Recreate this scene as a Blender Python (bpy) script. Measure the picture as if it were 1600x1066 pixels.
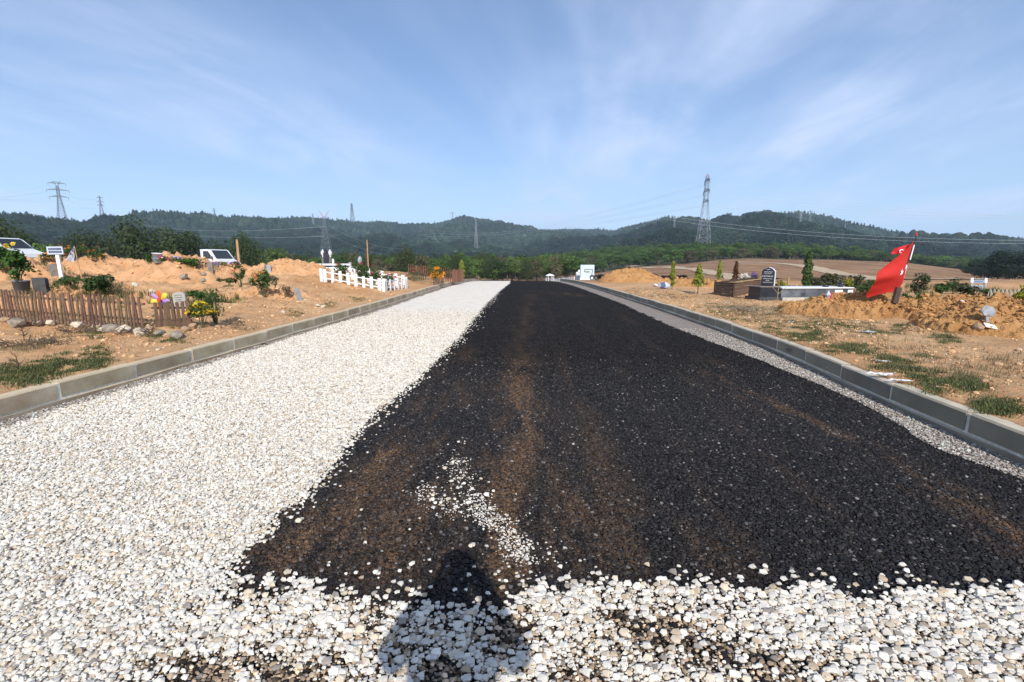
import bpy, bmesh, math, random
import numpy as np
from mathutils import Vector, Matrix
for _o in list(bpy.data.objects): bpy.data.objects.remove(_o)
random.seed(7); RNG = np.random.default_rng(11)
S = bpy.context.scene; C = S.collection
R = math.radians
# ---------------- camera ----------------
FPX, W0, H0, CAMH, PITCH = 711.0, 1600.0, 1066.0, 1.6, R(9.8)
cam_d = bpy.data.cameras.new('camera'); cam = bpy.data.objects.new('camera', cam_d); C.objects.link(cam)
cam_d.sensor_width = 36.0; cam_d.lens = 36.0*FPX/W0; cam_d.clip_start = 0.05; cam_d.clip_end = 20000
cam.location = (0, 0, CAMH); cam.rotation_euler = (R(90)-PITCH, 0, 0); S.camera = cam
# ---------------- light ----------------
SUN_EL, SUN_AZ = R(35.0), R(6.5)          # sun behind the camera and a little to its right
sun_dir = Vector((math.sin(SUN_AZ)*math.cos(SUN_EL), -math.cos(SUN_AZ)*math.cos(SUN_EL), math.sin(SUN_EL)))
sd = bpy.data.lights.new('sun', 'SUN'); sd.energy = 4.4; sd.angle = R(0.53); sd.color = (1.0, 0.945, 0.87)
so = bpy.data.objects.new('sun', sd); C.objects.link(so); so.location = (0, -20, 30)
so.rotation_euler = sun_dir.to_track_quat('Z', 'Y').to_euler()
wd = bpy.data.worlds.new('World'); S.world = wd; wd.use_nodes = True
def build_world():
    nt = wd.node_tree; N = nt.nodes; L = nt.links; N.clear()
    out = N.new('ShaderNodeOutputWorld'); bg = N.new('ShaderNodeBackground'); bg.inputs['Strength'].default_value = 0.113
    sky = N.new('ShaderNodeTexSky'); sky.sky_type = 'NISHITA'; sky.sun_disc = False
    sky.sun_elevation = SUN_EL; sky.sun_rotation = math.pi - SUN_AZ
    sky.altitude = 100; sky.air_density = 1.0; sky.dust_density = 0.6; sky.ozone_density = 2.5
    tc = N.new('ShaderNodeTexCoord'); sp = N.new('ShaderNodeSeparateXYZ'); L.new(tc.outputs['Generated'], sp.inputs[0])
    def m(op, a, b=None, c=None, clamp=False):
        n = N.new('ShaderNodeMath'); n.operation = op; n.use_clamp = clamp
        for i, x in enumerate((a, b, c)):
            if x is None: continue
            if isinstance(x, (int, float)): n.inputs[i].default_value = x
            else: L.new(x, n.inputs[i])
        return n.outputs[0]
    zc = m('MAXIMUM', sp.outputs['Z'], 0.0); den = m('ADD', zc, 0.10)
    px = m('DIVIDE', sp.outputs['X'], den); py = m('DIVIDE', sp.outputs['Y'], den)
    a = R(9.0); ca, sa = math.cos(a), math.sin(a)
    qx = m('SUBTRACT', m('MULTIPLY', px, ca), m('MULTIPLY', py, sa)); qy = m('ADD', m('MULTIPLY', px, sa), m('MULTIPLY', py, ca))
    def noise(sx, sy, off, detail, rough, dist=0.0):
        cb = N.new('ShaderNodeCombineXYZ'); L.new(m('MULTIPLY', qx, sx), cb.inputs[0]); L.new(m('MULTIPLY', qy, sy), cb.inputs[1]); cb.inputs[2].default_value = off
        n = N.new('ShaderNodeTexNoise'); n.inputs['Scale'].default_value = 1.0; n.inputs['Detail'].default_value = detail
        n.inputs['Roughness'].default_value = rough; n.inputs['Distortion'].default_value = dist
        L.new(cb.outputs[0], n.inputs['Vector']); return n.outputs['Fac']
    def ss(x, lo, hi):
        n = N.new('ShaderNodeMapRange'); n.interpolation_type = 'SMOOTHSTEP'; n.inputs['From Min'].default_value = lo; n.inputs['From Max'].default_value = hi
        L.new(x, n.inputs['Value']); return n.outputs['Result']
    big = ss(noise(0.62, 0.20, 3.7, 4.0, 0.55, 0.7), 0.33, 0.66)
    fib = ss(noise(2.2, 0.34, 9.1, 6.0, 0.6, 0.8), 0.25, 0.80)
    wisp = ss(noise(1.2, 0.8, 21.0, 7.0, 0.58, 0.9), 0.30, 0.74)
    mask = m('MULTIPLY', big, m('ADD', m('MULTIPLY', fib, 0.40), m('MULTIPLY', wisp, 0.60)))
    mask = m('ADD', m('MULTIPLY', mask, 0.92), 0.08)
    hz = m('POWER', m('SUBTRACT', 1.0, m('MULTIPLY', zc, 1.0)), 7.0)
    mask = m('ADD', mask, m('MULTIPLY', hz, 0.55), clamp=True)
    mx = N.new('ShaderNodeMix'); mx.data_type = 'RGBA'; L.new(mask, mx.inputs['Factor'])
    tint = N.new('ShaderNodeMix'); tint.data_type = 'RGBA'; tint.blend_type = 'MULTIPLY'; tint.inputs['Factor'].default_value = 1.0
    L.new(sky.outputs[0], tint.inputs['A']); tint.inputs['B'].default_value = (0.82, 0.95, 1.10, 1)
    L.new(tint.outputs['Result'], mx.inputs['A']); mx.inputs['B'].default_value = (5.5, 6.35, 8.3, 1)
    L.new(mx.outputs['Result'], bg.inputs['Color']); L.new(bg.outputs[0], out.inputs['Surface'])
build_world()
S.view_settings.view_transform = 'Standard'; S.view_settings.look = 'None'; S.view_settings.gamma = 1.0
S.view_settings.use_curve_mapping = False; S.view_settings.exposure = 0.32
S.render.engine = 'CYCLES'
S.cycles.max_bounces = 6; S.cycles.transparent_max_bounces = 12; S.cycles.volume_bounces = 0

# ---------------- numpy noise ----------------
def _hash(ix, iy, seed):
    h = (ix.astype(np.int64)*374761393 + iy.astype(np.int64)*668265263 + seed*974711) & 0x7fffffff
    h = ((h ^ (h >> 13))*1274126177) & 0x7fffffff
    return ((h ^ (h >> 16)) & 0xffff)/65535.0
def vnoise(x, y, seed=0):
    x = np.asarray(x, float); y = np.asarray(y, float)
    ix = np.floor(x); iy = np.floor(y); fx = x-ix; fy = y-iy
    fx = fx*fx*fx*(fx*(fx*6-15)+10); fy = fy*fy*fy*(fy*(fy*6-15)+10)
    a = _hash(ix, iy, seed); b = _hash(ix+1, iy, seed); c = _hash(ix, iy+1, seed); d = _hash(ix+1, iy+1, seed)
    return (a*(1-fx)+b*fx)*(1-fy)+(c*(1-fx)+d*fx)*fy - 0.5
def fbm(x, y, octv=4, seed=0, gain=0.5):
    t = 0.0; a = 1.0; f = 1.0
    for o in range(octv):
        t = t + a*vnoise(np.asarray(x)*f+o*17.3, np.asarray(y)*f-o*9.1, seed+o); a *= gain; f *= 2.03
    return t
def sstep(a, b, x):
    t = np.clip((np.asarray(x, float)-a)/(b-a), 0, 1); return t*t*(3-2*t)

# ---------------- picture rays (used to find where things stand on the terrain) ----------------
cp, sp_ = math.cos(PITCH), math.sin(PITCH)
def ray(u, v):
    a = (u-W0/2)/FPX; b = (H0/2-v)/FPX
    return Vector((a, cp + b*sp_, -sp_ + b*cp))
def proj(P):
    P = np.asarray(P, float); x = P[..., 0]; y = P[..., 1]; z = P[..., 2]-CAMH
    d = y*cp - z*sp_; up = y*sp_ + z*cp
    d = np.where(np.abs(d) < 1e-6, 1e-6, d)
    return W0/2 + FPX*x/d, H0/2 - FPX*up/d, d
def at(u, v, Y):                       # the point Y metres ahead on the line of sight
    r = ray(u, v); return Vector((r.x*Y/r.y, Y, CAMH + r.z*Y/r.y))
def flat(u, v, z=0.0):                 # hit with a level plane
    r = ray(u, v); t = (z-CAMH)/r.z; return Vector((r.x*t, r.y*t, z))
def roadz(Y):
    Y = np.asarray(Y, float); d = np.clip(Y-25, 0, 60); e = np.clip(Y-85, 0, None)
    return -0.00066*d*d - 0.0792*np.minimum(e, 0)
def hit_road(u, v, dz=0.0):
    Y = flat(u, v, dz).y if ray(u, v).z < -1e-4 else 60.0
    for _ in range(30):
        z = float(roadz(Y))+dz; p = flat(u, v, z) if ray(u, v).z < -1e-4 else None
        Yn = min(p.y, 55.0); Y = 0.5*Y+0.5*Yn
    return Vector((ray(u, v).x*Y/ray(u, v).y, Y, float(roadz(Y))+dz))

# ---------------- kerb lines, lanes ----------------
KERB_H = 0.26
def line_from(pix, dz, y0, y1):
    pts = [hit_road(u, v, dz) for u, v in pix]; pts.sort(key=lambda p: p.y)
    Y = np.array([p.y for p in pts]); X = np.array([p.x for p in pts])
    return Y, X
_lY, _lX = line_from([(0, 619), (160, 581), (265, 554), (345, 534), (430, 513.5), (488, 498), (544, 484), (640, 458)], KERB_H, 0, 0)
_rY, _rX = line_from([(1600, 677), (1467, 629), (1348, 583), (1276, 554), (1200, 525), (1112, 496), (1018, 469), (952, 451)], KERB_H, 0, 0)
def _poly(Y, X, deg, ext):
    c = np.polyfit(Y, X, deg); return c
def kerbL(Y):
    Y = np.asarray(Y, float)
    s = (_lX[-1]-_lX[0])/(_lY[-1]-_lY[0])
    base = np.interp(Y, _lY, np.convolve(np.pad(_lX, 1, mode='edge'), [.25, .5, .25], 'valid'))
    return base + np.where(Y < _lY[0], (Y-_lY[0])*0.02, 0) + np.where(Y > _lY[-1], (Y-_lY[-1])*0.012, 0)
def kerbR(Y):
    Y = np.asarray(Y, float)
    base = np.interp(Y, _rY, np.convolve(np.pad(_rX, 1, mode='reflect', reflect_type='odd'), [.25, .5, .25], 'valid'))
    return base + np.where(Y < _rY[0], (Y-_rY[0])*0.13, 0) + np.where(Y > _rY[-1], (Y-_rY[-1])*0.006, 0)
_bp = [hit_road(u, v) for u, v in [(318, 925), (335, 905), (400, 850), (445, 800), (486, 766), (520, 725), (542, 692), (585, 645), (637, 605), (670, 572), (712, 532), (737, 502), (762, 474), (782, 455), (797, 443.5)]]
_bY = np.array([p.y for p in _bp]); _bX = np.array([p.x for p in _bp]); _o = np.argsort(_bY); _bY = _bY[_o]; _bX = _bX[_o]
def lane_edge(Y):                      # where white chippings end and tar begins
    return np.interp(Y, _bY, _bX)
_tp = [flat(u, v) for u, v in [(300, 925), (335, 902), (420, 912), (520, 925), (640, 935), (700, 952), (760, 958), (830, 925), (900, 915), (1000, 915), (1100, 918), (1200, 928), (1300, 922), (1400, 920), (1500, 930), (1600, 925), (1700, 925)]]
_tX = np.array([p.x for p in _tp]); _tY = np.array([p.y for p in _tp])
def tar_start(X):                      # near edge of the clean tar
    return np.interp(X, _tX, _tY)
_sp = [hit_road(u, v) for u, v in [(1600, 750), (1481, 708), (1341, 627), (1200, 569), (1036, 505), (971, 475), (913, 453)]]
_sY = np.array([p.y for p in _sp])[::1]; _sX = np.array([p.x for p in _sp]); _o = np.argsort(_sY); _sY = _sY[_o]; _sX = _sX[_o]
def tar_right(Y):
    Y = np.asarray(Y, float)
    return np.interp(Y, _sY, _sX) + np.where(Y < _sY[0], (Y-_sY[0])*0.05, 0)

# ---------------- terrain ----------------
MOUNDS = []                            # (cx, cy, rx, ry, h, rot)
def bump_of(m, X, Y):
    cx, cy, rx, ry, h, rot = m[:6]
    dx = np.asarray(X)-cx; dy = np.asarray(Y)-cy; c, s = math.cos(rot), math.sin(rot)
    a = (dx*c+dy*s)/rx; b = (-dx*s+dy*c)/ry
    q = np.sqrt(a*a+b*b) + 0.30*fbm(np.asarray(X)*1.9/rx+cx, np.asarray(Y)*1.9/rx+cy, 3, 77)
    t = np.clip(1.0-q, 0, 1)
    return h*(t*t*(3-2*t))**0.62
_vx = [-900, -300, -120, -40, 8, 36, 56, 98, 169, 205, 300, 900]
_vz = [-2, -2, -2.5, -4.5, -5.7, -3.2, -0.6, 3.4, 1.9, -2.5, -6, -10]
def H0_(X, Y):
    X = np.asarray(X, float); Y = np.asarray(Y, float)
    near = KERB_H - 0.01 + roadz(np.clip(Y, -50, 85))
    left = sstep(-6.2, -10.5, X)*sstep(11.5, 21, Y)*0.55
    dl = np.clip(kerbL(Y)-0.15-X, 0, None); dr = np.clip(X-kerbR(Y)-0.15, 0, None); dd = np.maximum(dl, dr)
    rough = 0.10*fbm(X*0.45, Y*0.45, 3, 5)*sstep(0.3, 2.5, dd) + 0.05*fbm(X*1.9, Y*1.9, 4, 9, 0.55)*sstep(0.05, 1.0, dd)
    rough = rough + sstep(0.2, 1.2, dl)*0.05*np.abs(fbm(X*3.1, Y*3.1, 3, 19))*sstep(7, 10, Y)
    near = near + left + rough + 0.03*sstep(0, 1.5, dd) + (0.018+0.03*fbm(X*2.3, Y*2.3, 3, 15))*(1-sstep(.2, .6, dd)) + sstep(.5, 2, dl)*sstep(7, 10, Y)*(0.24*np.abs(fbm(X*1.3, Y*1.3, 4, 23, .6))+.16*np.abs(fbm(X*3.4, Y*3.4, 3, 27, .6)))
    v200 = np.interp(X*200/np.clip(Y, 60, 200), _vx, _vz)
    f = np.clip((Y-60)/140, 0, 1.0)
    val = -1.9*(1-f) + v200*f + np.clip(Y-205, 0, 200)*0.035*sstep(0, 40, X) + 0.4*fbm(X*0.05, Y*0.05, 3, 31)
    t = sstep(38, 78, Y)
    return near*(1-t) + val*t
def Hm(X, Y):
    z = H0_(X, Y)
    for m in MOUNDS: z = z + bump_of(m, X, Y)
    return z
def hit(u, v, f=None, y0=3.0, y1=330.0):
    f = f or Hm; r = ray(u, v)
    Y = np.exp(np.linspace(math.log(y0), math.log(y1), 3000)); X = r.x/r.y*Y; Z = CAMH + r.z/r.y*Y
    g = f(X, Y); k = np.argmax(Z <= g)
    if not (Z <= g).any(): k = int(np.argmin((Z-g)/Y))
    return Vector((float(X[k]), float(Y[k]), float(g[k])))
def ground(X, Y): return Vector((X, Y, float(Hm(X, Y))))
def on(u, Y):                          # column u, Y metres ahead, standing on the terrain
    X = (u-W0/2)/FPX*Y*1.0/(cp)       # refined below for pitch
    for _ in range(4):
        z = float(Hm(X, Y)); d = Y*cp-(z-CAMH)*sp_; X = (u-W0/2)/FPX*d
    return Vector((X, Y, z))
def mpp(P):                            # metres per photo pixel at a point
    return float(proj(P)[2])/FPX
# ---------------- objects ----------------
def tag(o, label, cat, group=None):
    o['label'] = label; o['category'] = cat
    if group: o['group'] = group
    return o
def thing(name, label, cat, loc=(0, 0, 0), rz=0.0, group=None, rot=None):
    o = bpy.data.objects.new(name, None); C.objects.link(o); o.location = loc
    o.rotation_euler = rot if rot else (0, 0, rz); o.empty_display_size = 0.2
    return tag(o, label, cat, group)
def np_mesh(name, V, F, mats=None, smooth=False, attrs=None):
    me = bpy.data.meshes.new(name); V = np.asarray(V, np.float32)
    if isinstance(F, np.ndarray) and F.ndim == 2:
        n, k = F.shape; me.vertices.add(len(V)); me.vertices.foreach_set('co', V.ravel())
        me.loops.add(n*k); me.loops.foreach_set('vertex_index', F.astype(np.int32).ravel())
        me.polygons.add(n); me.polygons.foreach_set('loop_start', np.arange(0, n*k, k, dtype=np.int32))
        me.polygons.foreach_set('loop_total', np.full(n, k, np.int32)); me.update(calc_edges=True)
    else:
        me.from_pydata([tuple(v) for v in V.tolist()], [], F)
    for m in (mats if isinstance(mats, (list, tuple)) else [mats] if mats else []): me.materials.append(m)
    me.polygons.foreach_set('use_smooth', np.full(len(me.polygons), smooth, bool))
    for k, a in (attrs or {}).items():
        a = np.asarray(a, np.float32)
        if a.ndim == 1: at_ = me.attributes.new(k, 'FLOAT', 'POINT'); at_.data.foreach_set('value', a)
        else: at_ = me.attributes.new(k, 'FLOAT_COLOR', 'POINT'); at_.data.foreach_set('color', a.ravel())
    return me
def link(name, me, parent=None, loc=None, rot=None, scale=None):
    o = bpy.data.objects.new(name, me); C.objects.link(o)
    if parent is not None: o.parent = parent
    if loc is not None: o.location = loc
    if rot is not None: o.rotation_euler = rot
    if scale is not None: o.scale = scale
    return o
def grid_faces(nr, nc):
    i = np.arange(nr*nc).reshape(nr, nc)
    return np.stack([i[:-1, :-1], i[:-1, 1:], i[1:, 1:], i[1:, :-1]], -1).reshape(-1, 4)
def children(o): return [c for c in bpy.data.objects if c.parent is o]
class MB:
    def __init__(s): s.v = []; s.f = []; s.m = []
    def add(s, V, F, mi=0):
        b = len(s.v); s.v += [tuple(p) for p in V]; s.f += [tuple(b+i for i in f) for f in F]; s.m += [mi]*len(F); return s
    def box(s, c, d, rot=None, mi=0, taper=1.0):
        x, y, z = d[0]/2, d[1]/2, d[2]/2
        V = [Vector((sx*x*(taper if sz > 0 else 1), sy*y*(taper if sz > 0 else 1), sz*z)) for sz in (-1, 1) for sy in (-1, 1) for sx in (-1, 1)]
        if rot is not None: V = [rot @ p for p in V]
        c = Vector(c); V = [p+c for p in V]
        return s.add(V, [(0, 2, 3, 1), (4, 5, 7, 6), (0, 1, 5, 4), (2, 6, 7, 3), (0, 4, 6, 2), (1, 3, 7, 5)], mi)
    def bar(s, a, b, r0, r1=None, n=4, mi=0, cap=True):
        a = Vector(a); b = Vector(b); r1 = r0 if r1 is None else r1; d = (b-a)
        if d.length < 1e-6: return s
        q = d.to_track_quat('Z', 'Y'); V = []
        for p, r in ((a, r0), (b, r1)):
            for k in range(n):
                t = 2*math.pi*(k+.5)/n; V.append(p + q @ Vector((math.cos(t)*r, math.sin(t)*r, 0)))
        F = [(k, (k+1) % n, n+(k+1) % n, n+k) for k in range(n)]
        if cap: F += [tuple(range(n-1, -1, -1)), tuple(range(n, 2*n))]
        return s.add(V, F, mi)
    def tube(s, pts, rad, n=6, mi=0):
        pts = [Vector(p) for p in pts]; m = len(pts); V = []
        for i, p in enumerate(pts):
            d = pts[min(i+1, m-1)]-pts[max(i-1, 0)]; q = d.to_track_quat('Z', 'Y'); r = rad[i] if isinstance(rad, (list, tuple)) else rad
            for k in range(n):
                t = 2*math.pi*k/n; V.append(p + q @ Vector((math.cos(t)*r, math.sin(t)*r, 0)))
        F = [(i*n+k, i*n+(k+1) % n, (i+1)*n+(k+1) % n, (i+1)*n+k) for i in range(m-1) for k in range(n)]
        F += [tuple(range(n-1, -1, -1)), tuple(range((m-1)*n, m*n))]
        return s.add(V, F, mi)
    def lathe(s, prof, n=16, c=(0, 0, 0), mi=0, rot=None):
        V = []; c = Vector(c)
        for r, z in prof:
            for k in range(n):
                t = 2*math.pi*k/n; p = Vector((r*math.cos(t), r*math.sin(t), z)); V.append(c + (rot @ p if rot is not None else p))
        m = len(prof)
        F = [(i*n+k, i*n+(k+1) % n, (i+1)*n+(k+1) % n, (i+1)*n+k) for i in range(m-1) for k in range(n)]
        if prof[0][0] > 1e-4: F.append(tuple(range(n-1, -1, -1)))
        if prof[-1][0] > 1e-4: F.append(tuple(range((m-1)*n, m*n)))
        return s.add(V, F, mi)
    def prism(s, prof, depth, mi=0, M=None):     # profile in x,z extruded along y, centred
        n = len(prof); V = [Vector((x, -depth/2, z)) for x, z in prof] + [Vector((x, depth/2, z)) for x, z in prof]
        if M is not None: V = [M @ p for p in V]
        F = [tuple(range(n)), tuple(range(2*n-1, n-1, -1))] + [(k, n+k, n+(k+1) % n, (k+1) % n) for k in range(n)]
        return s.add(V, F, mi)
    def mesh(s, name, mats, smooth=False):
        me = np_mesh(name, s.v, s.f, mats, smooth)
        if any(s.m): me.polygons.foreach_set('material_index', np.array(s.m, np.int32))
        bm = bmesh.new(); bm.from_mesh(me); bmesh.ops.recalc_face_normals(bm, faces=bm.faces); bm.to_mesh(me); bm.free()
        return me
    def build(s, name, mats, parent=None, smooth=False, loc=None, rot=None, bevel=0.0):
        o = link(name, s.mesh(name, mats, smooth), parent, loc, rot)
        if bevel: 
            b = o.modifiers.new('bevel', 'BEVEL'); b.width = bevel; b.segments = 2; b.limit_method = 'ANGLE'
        return o
# ---------------- materials ----------------
def mat(name, col, rough=0.8, var=0.25, scale=6.0, bump=0.0, bscale=None, col2=None, metallic=0.0, transl=0.0, detail=6.0, spec=0.5, objrand=0.0, bdist=0.02):
    m = bpy.data.materials.new(name); m.use_nodes = True; nt = m.node_tree; N = nt.nodes; L = nt.links
    b = N['Principled BSDF']; b.inputs['Roughness'].default_value = rough; b.inputs['Metallic'].default_value = metallic
    b.inputs['Specular IOR Level'].default_value = spec
    tc = N.new('ShaderNodeTexCoord'); n = N.new('ShaderNodeTexNoise'); n.inputs['Scale'].default_value = scale; n.inputs['Detail'].default_value = detail; n.inputs['Roughness'].default_value = 0.6
    L.new(tc.outputs['Object'], n.inputs['Vector'])
    cr = N.new('ShaderNodeValToRGB'); c2 = col2 or tuple(min(1, c*(1+var)) for c in col); c1 = col if col2 else tuple(c*(1-var) for c in col)
    cr.color_ramp.elements[0].position = 0.32; cr.color_ramp.elements[1].position = 0.68
    cr.color_ramp.elements[0].color = (*c1, 1); cr.color_ramp.elements[1].color = (*c2, 1)
    L.new(n.outputs['Fac'], cr.inputs['Fac']); cs = cr.outputs['Color']
    if objrand:
        oi = N.new('ShaderNodeObjectInfo'); hs = N.new('ShaderNodeHueSaturation'); mr = N.new('ShaderNodeMapRange')
        mr.inputs['To Min'].default_value = 1-objrand; mr.inputs['To Max'].default_value = 1+objrand
        L.new(oi.outputs['Random'], mr.inputs['Value']); L.new(mr.outputs[0], hs.inputs['Value']); L.new(cs, hs.inputs['Color'])
        ml = N.new('ShaderNodeMath'); ml.operation = 'MULTIPLY_ADD'; ml.inputs[1].default_value = 0.05*objrand/0.3; ml.inputs[2].default_value = 0.5-0.025*objrand/0.3
        fr = N.new('ShaderNodeMath'); fr.operation = 'FRACT'; m2 = N.new('ShaderNodeMath'); m2.operation = 'MULTIPLY'; m2.inputs[1].default_value = 7.13
        L.new(oi.outputs['Random'], m2.inputs[0]); L.new(m2.outputs[0], fr.inputs[0]); L.new(fr.outputs[0], ml.inputs[0]); L.new(ml.outputs[0], hs.inputs['Hue'])
        cs = hs.outputs['Color']
    L.new(cs, b.inputs['Base Color'])
    if bump:
        n2 = N.new('ShaderNodeTexNoise'); n2.inputs['Scale'].default_value = bscale or scale*4; n2.inputs['Detail'].default_value = 8; n2.inputs['Roughness'].default_value = 0.65
        L.new(tc.outputs['Object'], n2.inputs['Vector']); bp = N.new('ShaderNodeBump'); bp.inputs['Strength'].default_value = bump; bp.inputs['Distance'].default_value = bdist
        L.new(n2.outputs['Fac'], bp.inputs['Height']); L.new(bp.outputs[0], b.inputs['Normal'])
    if transl:
        t = N.new('ShaderNodeBsdfTranslucent'); L.new(cs, t.inputs['Color']); mx = N.new('ShaderNodeMixShader'); mx.inputs[0].default_value = transl
        L.new(b.outputs[0], mx.inputs[1]); L.new(t.outputs[0], mx.inputs[2]); L.new(mx.outputs[0], N['Material Output'].inputs['Surface'])
    return m
def leafmat(name, c, c2=None, transl=0.3, objrand=0.0, rough=0.55):
    return mat(name, c, rough, 0.35, 3.0, col2=c2, transl=transl, objrand=objrand, spec=0.15)
def stone_hull(seed, n=16, sx=1.0, sy=0.8, sz=0.6, jit=0.25):
    r = random.Random(seed); bm = bmesh.new()
    for i in range(n):
        z = 1-2*(i+.5)/n; t = i*2.39996; q = math.sqrt(1-z*z); k = 0.5*(1+r.uniform(-jit, jit))
        bm.verts.new((q*math.cos(t)*k*sx, q*math.sin(t)*k*sy, z*k*sz))
    h = bmesh.ops.convex_hull(bm, input=bm.verts)
    bmesh.ops.delete(bm, geom=[g for g in h['geom_interior'] if isinstance(g, bmesh.types.BMVert)], context='VERTS')
    bmesh.ops.recalc_face_normals(bm, faces=bm.faces)
    return bm
def bm_mesh(bm, name, mats, smooth=False):
    me = bpy.data.meshes.new(name); bm.to_mesh(me); bm.free()
    for m in (mats if isinstance(mats, (list, tuple)) else [mats]): me.materials.append(m)
    me.polygons.foreach_set('use_smooth', np.full(len(me.polygons), smooth, bool)); return me
def scatter(name, pts, scales, rots, variants, tint=None, mats=None, seed=0):
    """one object that sets a mesh on each of many points by geometry nodes (uncountable stuff only)"""
    n = len(pts); at_ = {'sc': np.c_[scales, np.ones(n)] if np.ndim(scales) == 2 else np.c_[np.repeat(np.asarray(scales)[:, None], 3, 1), np.ones(n)], 'ro': np.c_[rots, np.ones(n)]}
    at_['tint'] = np.c_[tint, np.ones(n)] if tint is not None else np.ones((n, 4))
    at_['pick'] = np.random.default_rng(seed).integers(0, len(variants), n).astype(np.float32)
    me = np_mesh(name, pts, [], None, attrs=at_)
    ob = link(name, me); ob['kind'] = 'stuff'
    ng = bpy.data.node_groups.new(name+'_nodes', 'GeometryNodeTree'); N = ng.nodes; L = ng.links
    ng.interface.new_socket('Geometry', in_out='INPUT', socket_type='NodeSocketGeometry'); ng.interface.new_socket('Geometry', in_out='OUTPUT', socket_type='NodeSocketGeometry')
    gi = N.new('NodeGroupInput'); go = N.new('NodeGroupOutput')
    iop = N.new('GeometryNodeInstanceOnPoints'); L.new(gi.outputs[0], iop.inputs['Points'])
    j = N.new('GeometryNodeJoinGeometry')
    for vm in reversed(variants):
        vo = bpy.data.objects.new(vm.name, vm)
        oi = N.new('GeometryNodeObjectInfo'); oi.inputs['Object'].default_value = vo; oi.inputs['As Instance'].default_value = True
        L.new(oi.outputs['Geometry'], j.inputs[0])
    def na(nm, ty):
        a = N.new('GeometryNodeInputNamedAttribute'); a.data_type = ty; a.inputs['Name'].default_value = nm; return [o for o in a.outputs if o.enabled and o.name == 'Attribute'][0]
    L.new(j.outputs[0], iop.inputs['Instance']); iop.inputs['Pick Instance'].default_value = True
    fi = N.new('FunctionNodeFloatToInt'); L.new(na('pick', 'FLOAT'), fi.inputs[0]); L.new(fi.outputs[0], iop.inputs['Instance Index'])
    L.new(na('ro', 'FLOAT_COLOR'), iop.inputs['Rotation']); L.new(na('sc', 'FLOAT_COLOR'), iop.inputs['Scale'])
    L.new(iop.outputs[0], go.inputs[0])
    md = ob.modifiers.new('scatter', 'NODES'); md.node_group = ng
    return ob
def tintmat(name, rough=0.7, var=0.25, scale=30.0, spec=0.5, transl=0.0, vary=0.18):
    m = mat(name, (0.5, 0.5, 0.5), rough, var, scale, spec=spec); nt = m.node_tree; N = nt.nodes; L = nt.links
    b = N['Principled BSDF']; src = b.inputs['Base Color'].links[0].from_socket
    a = N.new('ShaderNodeAttribute'); a.attribute_type = 'INSTANCER'; a.attribute_name = 'tint'
    mx = N.new('ShaderNodeMix'); mx.data_type = 'RGBA'; mx.blend_type = 'MULTIPLY'; mx.inputs['Factor'].default_value = 1.0
    v2 = N.new('ShaderNodeVectorMath'); v2.operation = 'SCALE'; v2.inputs['Scale'].default_value = 2.0
    L.new(src, mx.inputs['A']); L.new(a.outputs['Color'], mx.inputs['B']); L.new(mx.outputs['Result'], v2.inputs[0]); L.new(v2.outputs[0], b.inputs['Base Color'])
    if transl:
        t = N.new('ShaderNodeBsdfTranslucent'); L.new(v2.outputs[0], t.inputs['Color']); ms = N.new('ShaderNodeMixShader'); ms.inputs[0].default_value = transl
        L.new(b.outputs[0], ms.inputs[1]); L.new(t.outputs[0], ms.inputs[2]); L.new(ms.outputs[0], N['Material Output'].inputs['Surface'])
    return m
def node(nt, ty, **kw):
    n = nt.nodes.new(ty)
    for k, v in kw.items():
        if hasattr(n, k): setattr(n, k, v)
        else: n.inputs[k.replace('_', ' ')].default_value = v
    return n
# ---------------- earth heaps (shape the terrain used for placing; built as things of their own) ----------------
def add_mound(u, Y, rx, ry, h, rot=0.0):
    X = (u-W0/2)/FPX*(Y*cp+1.0*sp_); MOUNDS.append((X, Y, rx, ry, h, rot)); return len(MOUNDS)-1
MDEF = [  # u, Y, rx, ry, h, rot, label
 (1360, 11.7, 2.2, 1.35, 0.50, -0.10, 'ochre earth heap of a fresh grave under the red flag'),
 (1590, 8.9, 2.0, 1.4, 0.56, -0.15, 'ochre earth heap with a grey marker plate and white paper on its slope'),
 (1500, 11.0, 2.2, 1.2, 0.52, 0.05, 'ochre earth heap between the red flag and the white arched gravestone'),
 (988, 32.0, 2.9, 1.7, 1.0, 0.0, 'tall cone of orange earth beside the white leaning monument'),
 (1085, 27.0, 2.4, 1.3, 0.42, 0.0, 'low orange earth heap behind the small bright green conifer'),
 (165, 24.0, 2.9, 2.0, 1.12, 0.1, 'long sandy earth heap below the orange marigolds'),
 (268, 19.5, 2.9, 1.8, 1.02, -0.1, 'sandy earth heap with flat grey stones on its slope'),
 (455, 24.5, 2.5, 1.6, 0.80, 0.0, 'sandy earth heap just before the white fence'),
 (350, 27.5, 3.0, 1.7, 0.55, 0.0, 'earth heap in front of the white truck'),
 (15, 19.5, 2.6, 1.6, 0.95, 0.0, 'sandy earth heap behind the leafy plant in the grey pot'),
 (85, 26.5, 2.6, 1.6, 0.95, 0.0, 'earth heap with a small wooden peg beside the white van'),
 (100, 12.9, 3.3, 1.2, 0.42, 0.0, 'low planted earth bed held up behind the long picket fence'),
 (420, 15.0, 1.7, 1.0, 0.22, 0.4, 'low sandy earth heap under the orange flowering rose bush'),
]
for u, Y, rx, ry, h, rot, lab in MDEF: add_mound(u, Y, rx, ry, h, rot)

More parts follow.
